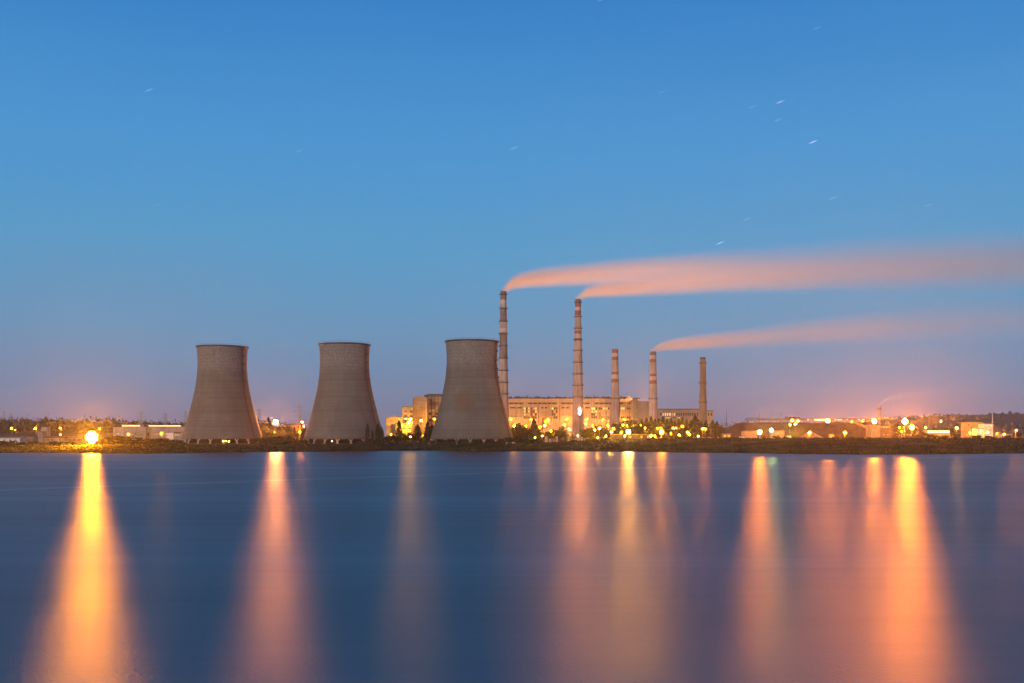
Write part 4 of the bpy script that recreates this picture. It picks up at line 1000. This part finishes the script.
flood_mast(771.4, 430.2, 900, 1300, .55, GN, 2, 2, 'greenish-white floodlight beside the green-lit shed')
flood_mast(827.8, 421.0, 1290, 22000, .85, OR, 2, 2, 'bright floodlight on the coal heap crest at the end of the lit gallery windows')
flood_mast(874.4, 421.4, 1090, 22000, .8, OR, 2, 2, 'large floodlight in front of the crusher tower')
flood_mast(905.0, 421.4, 990, 56000, .85, OR, 3, 3, 'largest floodlight of the coal yard, higher of a close pair')
flood_mast(912.0, 427.6, 985, 24000, .7, OR, 2, 2, 'floodlight of the coal yard, lower of a close pair')
P = post_lamp
for a in [
 (408.6, 422.6, 1150, 9000, 1.6, WW, 'dazzling yellow-white lamp before the stepped blocks, lower of two'), (410.4, 419.2, 1160, 3500, 1.1, WW, 'dazzling yellow-white lamp before the stepped blocks, upper of two'),
 (809.6, 432.5, 880, 15000, .85, OR, 'orange lamp at the pointed sand heap'),
 (845.2, 432.5, 880, 15000, .85, OR, 'orange lamp below the coal stockpile, between the sand heap and the crusher tower'),
 (852.3, 421.6, 1300, 14000, 1.2, OR, 'orange lamp on top of the coal stockpile, last before the crusher tower'),
 (792.0, 420.4, 1300, 3000, 1.0, WW, 'upper white lamp of the little cluster on the coal stockpile'),
 (795.5, 424.0, 1200, 2400, .9, WW, 'lower bright white lamp of the little cluster on the coal stockpile'),
 (790.2, 424.7, 1200, 900, .7, WW, 'lower faint lamp of the little cluster on the coal stockpile'),
 (798.0, 420.8, 1300, 900, .7, WW, 'small faint lamp beside the upper white lamp on the coal stockpile'),
 (956.8, 427.9, 960, 5000, .9, WW, 'whitish lamp between the glazed shed and the yellow building'),
 (1016.4, 430.2, 900, 6500, .9, AM, 'orange lamp in the corner beyond the white building'),
 (1004.4, 434.0, 880, 3200, .7, AM, 'lower lamp before the low pale roadside shed'),
 (11.6, 428.2, 1100, 1800, 1.1, AM, 'yellow lamp on the wooded hillside above the long whitish shed'),
 (15.4, 430.0, 1090, 300, .5, AM, 'tiny lamp hanging just beside the yellow lamp above the whitish shed'),
 (35.4, 428.2, 1100, 1700, 1.1, AM, 'yellow lamp on the hillside next to the grey block tower'),
 (60.2, 428.2, 1100, 1700, 1.1, AM, 'yellow lamp on the hillside right above the long rust-roofed shed'),
 (60.4, 434.6, 1000, 300, .5, AM, 'tiny lamp straight below the hillside lamp over the rust-roofed shed'),
 (62.8, 438.0, 900, 200, .4, WW, 'tiny lamp at the gable of the long rust-roofed shed'),
 (99.6, 428.6, 1080, 600, .8, AM, 'small lamp on the hillside right above the huge floodlight'),
 (128.3, 434.3, 900, 3200, 1.1, AM, 'round orange lamp before the long shed, under its shorter clerestory'),
 (161.2, 433.6, 900, 2800, 1.0, AM, 'round orange lamp before the long shed, under its longer clerestory'),
 (274.4, 432.0, 950, 700, .6, AM, 'small lamp straight below the floodlight between the first two towers'),
 (302.2, 422.0, 1000, 1600, 1.0, PK, 'pinkish lamp above the pump house roof'),
 (299.8, 432.0, 930, 1600, .8, AM, 'orange lamp among poplars below the pump house'),
 (303.8, 426.2, 1000, 600, .7, PK, 'small pinkish lamp between pump house and the second cooling tower'),
 (410.4, 436.6, 860, 160, .4, WW, 'tiny white lamp by the dark trees before the stepped blocks'),
 (423.0, 435.8, 900, 500, .6, AM, 'small lamp at ground level below the round-topped block'),
 (391.0, 434.5, 1100, 900, .8, AM, 'lamp behind trees below the lowest stepped block'),
 (421.2, 420.5, 1180, 1500, .8, WW, 'whitish lamp in front of the round-topped block door'),
 (514.2, 425.8, 905, 2600, .95, AM, 'orange lamp hard by the flank of the third cooling tower'),
 (526.5, 426.0, 1100, 1700, .9, AM, 'orange lamp behind trees under the first lit window group of the boiler house'),
 (540.2, 427.0, 1100, 1500, .9, AM, 'dimmer orange lamp beside the bright lamp under the conveyor bridge'),
 (544.8, 425.6, 905, 2400, .9, YL, 'bright yellow lamp under the small conveyor bridge'),
 (545.6, 421.4, 1120, 700, .7, AM, 'faint lamp right beneath the conveyor bridge gallery'),
 (551.2, 431.2, 905, 700, .6, AM, 'lamp at the foot of the slanted conveyor leg'),
 (564.7, 424.8, 905, 1800, .8, AM, 'orange lamp, upper of a pair left of the tall banded chimney'),
 (569.3, 429.2, 890, 3200, .8, YL, 'bright yellow lamp, lower of a pair left of the tall banded chimney'),
 (542.4, 435.7, 830, 160, .45, WW, 'small white lamp near ground before the first concrete post'),
 (535.0, 437.6, 805, 160, .45, GN, 'small greenish lamp near the shore bushes before the boiler house'),
 (577.9, 435.6, 830, 400, .5, WW, 'small white lamp near ground at the foot of the tall banded chimney'),
 (585.6, 423.8, 1000, 900, .7, YL, 'yellow lamp right of the tall banded chimney shaft'),
 (594.9, 429.8, 880, 3000, .85, YL, 'bright yellow lamp among trees, midway between the two banded chimneys'),
 (599.4, 428.3, 890, 1500, .75, YL, 'yellow lamp close beside the bright midway lamp'),
 (593.0, 425.9, 940, 700, .6, AM, 'faint amber lamp above the bright midway lamp'),
 (608.0, 425.6, 930, 700, .6, AM, 'amber lamp just left of the third chimney'),
 (606.0, 436.0, 800, 700, .5, YL, 'low yellow lamp near the shore at the arcade end'),
 (597.8, 437.6, 795, 200, .45, WW, 'tiny white lamp low by the shore bushes left of the arcade'),
 (611.4, 432.0, 820, 1400, .6, WW, 'white lamp left of the third chimney foot'),
 (613.6, 428.6, 900, 700, .6, AM, 'amber lamp in front of the third chimney shaft'),
 (621.4, 432.3, 850, 1500, .65, AM, 'amber lamp just left of the brightest floodlight'),
 (623.2, 425.0, 930, 1500, .75, AM, 'amber lamp among treetops right of the third chimney'),
 (627.0, 425.8, 935, 600, .6, AM, 'faint amber lamp above the brightest floodlight'),
 (624.8, 435.8, 790, 700, .5, WW, 'low white lamp at the arcade below the brightest floodlight'),
 (633.2, 425.4, 935, 500, .6, AM, 'faint amber lamp among the treetops below the stair tower'),
 (640.6, 425.2, 935, 1000, .7, AM, 'amber lamp among the treetops below the windowless block'),
 (645.1, 428.2, 900, 1200, .7, AM, 'amber lamp over the far half of the arcade'),
 (651.2, 435.6, 785, 4200, .7, YL, 'bright low lamp at the arcade end next to the fourth chimney'),
 (655.2, 436.2, 790, 500, .5, AM, 'small low lamp just past the arcade end'),
 (657.6, 428.3, 900, 500, .6, AM, 'faint lamp left of the bright floodlight among poplars'),
 (661.0, 428.0, 905, 900, .65, AM, 'lamp straight above the bright floodlight among poplars'),
 (673.6, 428.0, 905, 1200, .65, YL, 'yellow lamp, left one of a pair before the turbine hall'),
 (676.2, 428.2, 905, 1200, .65, YL, 'yellow lamp, right one of a pair before the turbine hall'),
 (682.4, 426.2, 915, 1200, .65, AM, 'amber lamp high among pale poplars before the turbine hall'),
 (691.6, 428.2, 900, 900, .65, YL, 'yellow lamp hard by the biggest dark poplar'),
 (687.7, 432.2, 850, 900, .55, YL, 'yellow lamp low to the left of the biggest dark poplar'),
 (689.6, 434.6, 820, 700, .55, AM, 'amber lamp near ground by the biggest dark poplar'),
 (670.8, 433.4, 820, 400, .5, AM, 'small amber lamp near ground right of the bright floodlight among poplars'),
 (679.4, 434.8, 800, 300, .45, GN, 'small greenish lamp near ground before the turbine hall trees'),
 (702.8, 428.8, 860, 2400, .8, OR, 'orange lamp at the foot of the plain tan chimney'),
 (705.4, 429.0, 858, 2000, .7, OR, 'orange lamp, right one at the foot of the plain tan chimney'),
 (698.4, 436.2, 800, 200, .45, GN, 'tiny greenish lamp near ground left of the plain tan chimney'),
 (720.4, 427.0, 950, 1200, .8, AM, 'orange lamp above the yellow-windowed kiosk'),
 (902.0, 431.6, 960, 700, .6, OR, 'small orange lamp below the largest coal yard floodlight'),
 (925.6, 427.6, 980, 900, .7, WW, 'small whitish lamp above the glazed shed end'),
 (862.4, 421.2, 1290, 800, .7, OR, 'faint orange lamp beside the last lamp on the stockpile'),
 (899.5, 427.4, 1000, 900, .7, OR, 'faint orange lamp between the crusher tower and the coal yard pair'),
 (941.0, 421.2, 1140, 400, .6, WW, 'faint high lamp near the pylon by the glazed shed'),
]: P(*a)
for a in [(223.2, 441.4, 858, 14, .2, YL, 'tiny yellow light under the first cooling tower shell, left of three'), (226.2, 441.4, 858, 14, .2, YL, 'tiny yellow light under the first cooling tower shell, middle of three'),
          (229.2, 441.4, 858, 14, .2, YL, 'tiny yellow light under the first cooling tower shell, right of three'), (259.4, 441.2, 870, 14, .2, YL, 'tiny yellow light under the outer edge of the first cooling tower'),
          (332.2, 441.4, 842, 14, .2, WW, 'tiny light under the second cooling tower shell')]: wall_or_added_lamp(*a)
for u, I, l in ((511, 260, 'added light high on the boiler house next to the third cooling tower'), (531, 330, 'added light high on the boiler house under its first lit window group'), (548, 240, 'added light high on the boiler house above the conveyor bridge'),
              (567, 300, 'added light high on the boiler house just left of the tall banded chimney'), (587, 300, 'added light high on the boiler house just right of the tall banded chimney'), (603, 260, 'added light high on the boiler house midway between the banded chimneys'), (624, 300, 'added light high on the boiler house right of the third chimney')):
    wall_or_added_lamp(u, 419.4, 1243.5, I / POST * .55, .3, AM, l)  # lights added to put brighter pools on the boiler house front
for a in [(434.5, 419.0, 1205, 2600, .7, AM, 'added amber light before the dark framed plant block beside the third cooling tower'), (970, 432.6, 985, 2600, .7, AM, 'added orange light before the yellow building, above its annexe'), (981, 431.0, 962, 500, .5, WW, 'small white lamp before the low end of the white building'), (988, 432.4, 962, 420, .5, WW, 'small white lamp before the tall end of the white building'), (997, 433.6, 985, 900, .6, OR, 'orange lamp at the foot of the pyramid shed')]: P(*a)  # first two are added to brighten the plant block and the yellow building
# wash lights on poles, added to brighten the boiler house wall
for u, I in ((513, 7000), (545, 7000), (566, 6000), (600, 6500), (625, 6000)):
    flood_up = thing('added_wash_light', {513: 'added hidden wash light at the boiler house foot next to the third tower', 545: 'added wash light at the boiler house foot behind the conveyor bridge', 566: 'added wash light at the boiler house foot left of the tall banded chimney', 600: 'added wash light at the boiler house foot between the banded chimneys', 625: 'added wash light at the boiler house foot right of the third chimney'}[u], 'floodlight', (X(u, 1205), 1205, 8.2), 'added wash lights before the boiler house')
    MB().bar((0, 0, 0), (0, 0, 9), .2, .15, 6).obj('pole', M_STEEL, flood_up)
    MB().box(-.8, .8, -.35, -.02, 8.6, 10.0).obj('housing', M_DARK, flood_up)
    MB().box(-.7, .7, .0, .1, 8.7, 9.9).obj('lens', emit((1, .40, .085), I * 1.6 / 1.68), flood_up)

for u, I, lab in ((504, 130000, 'added uplight on the boiler house roof beside the tallest chimney'), (530, 90000, 'added uplight on the boiler house roof over its first lit window group'), (560, 90000, 'added uplight on the boiler house roof left of the tall banded chimney'),
                  (590, 130000, 'added uplight on the boiler house roof right of the tall banded chimney'), (645, 110000, 'added uplight on the roof of the windowless grey block')):  # uplights added out of sight on the roofs to brighten the smoke
    zr = 8.3 + (Z(398.3, 1250) - 8.3) + .02 if u < 640 else Z(401.2, 1225) + .02
    t = thing('added_roof_uplight', lab, 'floodlight', (X(u, 1247), 1247 if u < 640 else 1247, zr), 'added uplights on the plant roofs')
    if u < 640: t.location.y = 1270
    MB().box(-1.2, 1.2, -1.2, 1.2, 0, .3).obj('housing', M_DARK, t)
    MB().box(-1.1, 1.1, -1.1, 1.1, .31, .34).obj('lens', emit((1, .32, .06), 2.6 * I / 4.8), t)
# ------------------------------------------------------------------ smoke
def plume(u0, v0, Y, pts, label, dens, end_fade, g=0.0, length_u=1180):
    """pts: (u, row of the centre line, half thickness in rows); a soft drifting trail with its own depth"""
    x0, z0 = X(u0, Y), Z(v0, Y)
    L_ = X(length_u, Y) - x0; s = Y / F
    tabc = [((u - u0) * s, (v0 - v) * s) for u, v, h in pts]
    tabr = [((u - u0) * s, h * s) for u, v, h in pts]
    zmax = max(c for _, c in tabc) * 1.05 + 1; rmax = max(r for _, r in tabr)
    b = MB(); n = 20; ring = []
    xs = [-2.5, 0, 3, 7, 12, 18, 26, 36, 50] + [50 + (L_ - 50) * (i / 14) for i in range(1, 15)]
    for x in xs:
        c = interp(tabc, x); r = interp(tabr, x) * 1.03 + .6
        for i in range(n):
            t = 2 * PI * i / n; b.v.append((x, r * math.cos(t), c + r * math.sin(t)))
    for j in range(len(xs) - 1):
        for i in range(n): b.f.append((j * n + (i + 1) % n, (j + 1) * n + (i + 1) % n, (j + 1) * n + i, j * n + i)); b.m.append(0)
    b.f.append(tuple(range(n - 1, -1, -1))); b.m.append(0)
    b.f.append(tuple((len(xs) - 1) * n + i for i in range(n))); b.m.append(0)
    m = bpy.data.materials.new('smoke_plume'); t, N, Lk = nt(m)
    N.remove(N['Principled BSDF'])
    vol = N.new('ShaderNodeVolumePrincipled'); vol.inputs['Color'].default_value = (1, .95, .87, 1); vol.inputs['Anisotropy'].default_value = g
    tc = N.new('ShaderNodeTexCoord'); sp = N.new('ShaderNodeSeparateXYZ'); Lk.new(tc.outputs['Object'], sp.inputs[0])
    def math_(op, a, c=None, d=None):
        q = N.new('ShaderNodeMath'); q.operation = op
        for i, z in enumerate((a, c, d)):
            if z is None: continue
            if isinstance(z, (int, float)): q.inputs[i].default_value = z
            else: Lk.new(z, q.inputs[i])
        return q.outputs[0]
    fx = math_('DIVIDE', sp.outputs['X'], L_); fx.node.use_clamp = True
    fxs = math_('SQRT', fx)          # more resolution near the mouth
    def curve(tab, scale):
        c = N.new('ShaderNodeFloatCurve'); cv = c.mapping.curves[0]
        pl = [(math.sqrt(max(0, min(1, a / L_))), max(0, min(1, b_ / scale))) for a, b_ in tab]
        cv.points[0].location = pl[0]; cv.points[1].location = pl[-1]
        for p in pl[1:-1]: cv.points.new(*p)
        for p in cv.points: p.handle_type = 'AUTO_CLAMPED'
        c.mapping.update(); Lk.new(fxs, c.inputs['Value'])
        return math_('MULTIPLY', c.outputs[0], scale)
    cz = curve(tabc, zmax); rd = curve(tabr, rmax)
    dz = math_('SUBTRACT', sp.outputs['Z'], cz)
    d = math_('SQRT', math_('ADD', math_('MULTIPLY', dz, dz), math_('MULTIPLY', sp.outputs['Y'], sp.outputs['Y'])))
    q = math_('DIVIDE', d, rd)
    mp = N.new('ShaderNodeMapping'); mp.inputs['Scale'].default_value = (.006, .05, .05); Lk.new(tc.outputs['Object'], mp.inputs['Vector'])
    nz = N.new('ShaderNodeTexNoise'); nz.inputs['Scale'].default_value = 1; nz.inputs['Detail'].default_value = 3; Lk.new(mp.outputs[0], nz.inputs['Vector'])
    q2 = math_('ADD', q, math_('MULTIPLY', math_('SUBTRACT', nz.outputs['Fac'], .5), .45))
    mr = N.new('ShaderNodeMapRange'); mr.interpolation_type = 'SMOOTHSTEP'; mr.inputs['From Min'].default_value = -.15; mr.inputs['From Max'].default_value = 1.0
    mr.inputs['To Min'].default_value = 1; mr.inputs['To Max'].default_value = 0; Lk.new(q2, mr.inputs['Value'])
    dn = curve([(a * L_, b_) for a, b_ in dens], dens[0][1])
    Lk.new(math_('MULTIPLY', mr.outputs[0], dn), vol.inputs['Density'])
    Lk.new(vol.outputs[0], N['Material Output'].inputs['Volume'])
    o = b.obj('smoke_plume', m, None, True, (x0, Y, z0))
    tag(o, label, 'smoke', 'smoke drifting from the chimneys')
    m.cycles.volume_step_rate = STEP
    return o
STEP = .12
plume(503.4, 291, 1130, [(503.4, 290.8, 3.6), (506, 287.8, 5.5), (510, 284.5, 7.5), (516, 281.6, 9), (540, 277.5, 11.5), (580, 274.5, 14), (650, 271, 19), (750, 267.5, 25), (900, 261, 34), (1024, 257, 40), (1180, 253, 46)],
      'peach smoke trailing from the tallest sooty chimney, highest of the plumes', [(0, .4), (.03, .27), (.08, .16), (.2, .06), (.4, .025), (.65, .0135), (1, .009)], 0)
plume(578.0, 299, 1120, [(578, 298.8, 3.4), (581, 296, 5), (585, 293.6, 6.2), (592, 291.4, 7.4), (610, 289, 9.8), (650, 286, 12), (750, 280, 18), (900, 272, 26), (1024, 266, 33), (1180, 262, 40)],
      'peach smoke from the tall chimney with red and white bands, merging under the highest plume', [(0, .4), (.03, .27), (.08, .16), (.2, .06), (.4, .025), (.65, .0135), (1, .009)], 0)
plume(653.0, 351.4, 1100, [(653, 351.2, 3.3), (656, 348.6, 4.6), (660, 347, 5.6), (668, 345.2, 6.8), (690, 342.6, 9), (750, 337.5, 12.5), (820, 332, 17), (900, 326, 22), (1024, 319, 28), (1180, 313, 34)],
      'lowest long plume, drifting from the short red-banded chimney by the bunker block', [(0, .4), (.03, .27), (.08, .16), (.2, .055), (.4, .021), (.65, .0095), (1, .005)], 0)
plume(879.4, 405.7, 1160, [(879.4, 405.4, 1.0), (880.5, 403.5, 1.8), (883, 401.5, 2.4), (889, 398.6, 3.6), (900, 396, 5), (925, 394, 7), (960, 393, 9)],
      'short orange puff of smoke leaving the thin stack over the crusher tower', [(0, .08), (.08, .04), (.2, .018), (.45, .008), (.75, .003), (1, .0)], 0, 0, 960)

# ------------------------------------------------------------------ haze
b = MB().box(-18500, 18500, -1000, 6000, -4.2, 290)
m = bpy.data.materials.new('evening_haze'); t, N, L = nt(m); N.remove(N['Principled BSDF'])
vol = N.new('ShaderNodeVolumePrincipled'); vol.inputs['Color'].default_value = (.93, .93, .95, 1); vol.inputs['Density'].default_value = HAZE; vol.inputs['Anisotropy'].default_value = HAZE_G
L.new(vol.outputs[0], N['Material Output'].inputs['Volume'])
o = b.obj('haze', m); o['kind'] = 'stuff'; tag(o, 'thin evening haze hanging over the lake and the plant', 'haze', None, 'stuff')

# ------------------------------------------------------------------ sky
SUN_EL, SUN_AZ = 7.0, 205.0          # after-glow from behind the camera, a little to its left (azimuth clockwise from +Y)
w = bpy.data.worlds.new('World'); scn.world = w; w.use_nodes = True
N, L = w.node_tree.nodes, w.node_tree.links
bg = N['Background']; out = N['World Output']
tc = N.new('ShaderNodeTexCoord'); sp = N.new('ShaderNodeSeparateXYZ'); L.new(tc.outputs['Generated'], sp.inputs[0])
nzt = N.new('ShaderNodeTexNoise'); nzt.inputs['Scale'].default_value = 2.2; nzt.inputs['Detail'].default_value = 4
mp = N.new('ShaderNodeMapping'); mp.inputs['Scale'].default_value = (1, 1, 5); L.new(tc.outputs['Generated'], mp.inputs['Vector']); L.new(mp.outputs[0], nzt.inputs['Vector'])
wob = N.new('ShaderNodeMapRange'); wob.inputs['From Min'].default_value = .3; wob.inputs['From Max'].default_value = .7; wob.inputs['To Min'].default_value = -.012; wob.inputs['To Max'].default_value = .012
L.new(nzt.outputs['Fac'], wob.inputs['Value'])
az = N.new('ShaderNodeMath'); az.operation = 'ADD'; L.new(sp.outputs['Z'], az.inputs[0]); L.new(wob.outputs[0], az.inputs[1])
rp = N.new('ShaderNodeValToRGB'); L.new(az.outputs[0], rp.inputs['Fac'])
stops = SKY
e = rp.color_ramp.elements
e[0].position = stops[0][0]; e[0].color = (*stops[0][1], 1); e[1].position = stops[-1][0]; e[1].color = (*stops[-1][1], 1)
for p, c in stops[1:-1]:
    q = e.new(p); q.color = (*c, 1)
# a handful of early stars, faint points
stars = [(601, 0, .35), (149, 90, .5), (299, 151, .35), (514, 148, .5), (420, 192, .25), (817, 28, .35), (780, 102, .75), (752, 107, .35), (778, 120, .4), (813, 142, .9), (720, 243, .85), (747, 219, .4), (833, 198, .45), (929, 205, .35), (662, 92, .3), (158, 205, .25)]
acc = None
for u, v, s in stars:
    d = Vector(((u - 512) / F, 1, (HOR - v) / F)).normalized()
    tl = math.radians(22); e1 = Vector((math.cos(tl), 0, math.sin(tl))); e1 = (e1 - d * e1.dot(d)).normalized(); e2 = d.cross(e1)
    sb = N.new('ShaderNodeVectorMath'); sb.operation = 'SUBTRACT'; sb.inputs[1].default_value = d; L.new(tc.outputs['Generated'], sb.inputs[0])
    qs = []
    for ax, k in ((e1, 1.0), (e2, 10.0)):
        q = N.new('ShaderNodeVectorMath'); q.operation = 'DOT_PRODUCT'; q.inputs[1].default_value = ax * k; L.new(sb.outputs[0], q.inputs[0]); qs.append(q.outputs['Value'])
    cb = N.new('ShaderNodeCombineXYZ'); L.new(qs[0], cb.inputs[0]); L.new(qs[1], cb.inputs[1])
    q = N.new('ShaderNodeVectorMath'); q.operation = 'DOT_PRODUCT'; q.inputs[1].default_value = d * 4.6; L.new(sb.outputs[0], q.inputs[0]); L.new(q.outputs['Value'], cb.inputs[2])
    dp = N.new('ShaderNodeVectorMath'); dp.operation = 'LENGTH'; L.new(cb.outputs[0], dp.inputs[0])
    mr = N.new('ShaderNodeMapRange'); mr.inputs['From Min'].default_value = .0012; mr.inputs['From Max'].default_value = .0052; mr.inputs['To Min'].default_value = s ** 1.6 * .75; mr.inputs['To Max'].default_value = 0
    L.new(dp.outputs['Value'], mr.inputs['Value'])
    if acc is None: acc = mr.outputs[0]
    else:
        a = N.new('ShaderNodeMath'); a.operation = 'ADD'; L.new(acc, a.inputs[0]); L.new(mr.outputs[0], a.inputs[1]); acc = a.outputs[0]
ms = N.new('ShaderNodeMix'); ms.data_type = 'RGBA'; ms.blend_type = 'ADD'; ms.inputs['Factor'].default_value = 1
L.new(rp.outputs[0], ms.inputs['A']); L.new(acc, ms.inputs['B'])
L.new(ms.outputs['Result'], bg.inputs['Color']); bg.inputs['Strength'].default_value = 1.0
# the physical sky for a sun at the horizon, very faint, under the dusk gradient
sk = N.new('ShaderNodeTexSky'); sk.sky_type = 'NISHITA'; sk.sun_disc = False; sk.sun_elevation = math.radians(SUN_EL); sk.sun_rotation = math.radians(SUN_AZ)
bg2 = N.new('ShaderNodeBackground'); bg2.inputs['Strength'].default_value = .006; L.new(sk.outputs[0], bg2.inputs['Color'])
ad = N.new('ShaderNodeAddShader'); L.new(bg.outputs[0], ad.inputs[0]); L.new(bg2.outputs[0], ad.inputs[1]); L.new(ad.outputs[0], out.inputs['Surface'])
w.cycles.sampling_method = 'MANUAL'; w.cycles.sample_map_resolution = 512
sl = bpy.data.lights.new('sun', 'SUN'); sl.energy = SUN_E; sl.angle = math.radians(14); sl.color = SUN_C
so = bpy.data.objects.new('sun', sl); COL.objects.link(so)
dv = Vector((math.sin(math.radians(SUN_AZ)) * math.cos(math.radians(SUN_EL)), math.cos(math.radians(SUN_AZ)) * math.cos(math.radians(SUN_EL)), math.sin(math.radians(SUN_EL))))
so.rotation_euler = dv.to_track_quat('Z', 'Y').to_euler(); so.location = dv * 300

# ------------------------------------------------------------------ camera and render settings
cd = bpy.data.cameras.new('camera'); cam = bpy.data.objects.new('camera', cd); COL.objects.link(cam); scn.camera = cam
cam.location = (0, 0, CAMH); cam.rotation_euler = (PI / 2, 0, 0)
cd.sensor_width = 36; cd.lens = F / 1024 * 36; cd.shift_y = (HOR - 341.5) / 1024
cd.clip_start = .5; cd.clip_end = 30000
scn.view_settings.view_transform = 'Standard'; scn.view_settings.look = 'None'; scn.view_settings.exposure = 0; scn.view_settings.gamma = 1
scn.render.engine = 'CYCLES'
c = scn.cycles
c.use_denoising = True; c.denoising_prefilter = 'ACCURATE'; c.max_bounces = 5; c.diffuse_bounces = 2; c.glossy_bounces = 2; c.transmission_bounces = 2; c.volume_bounces = 3; c.transparent_max_bounces = 8
c.sample_clamp_indirect = 4; c.caustics_reflective = False; c.caustics_refractive = False
c.use_light_tree = True; c.volume_step_rate = 1.0; c.volume_max_steps = 256
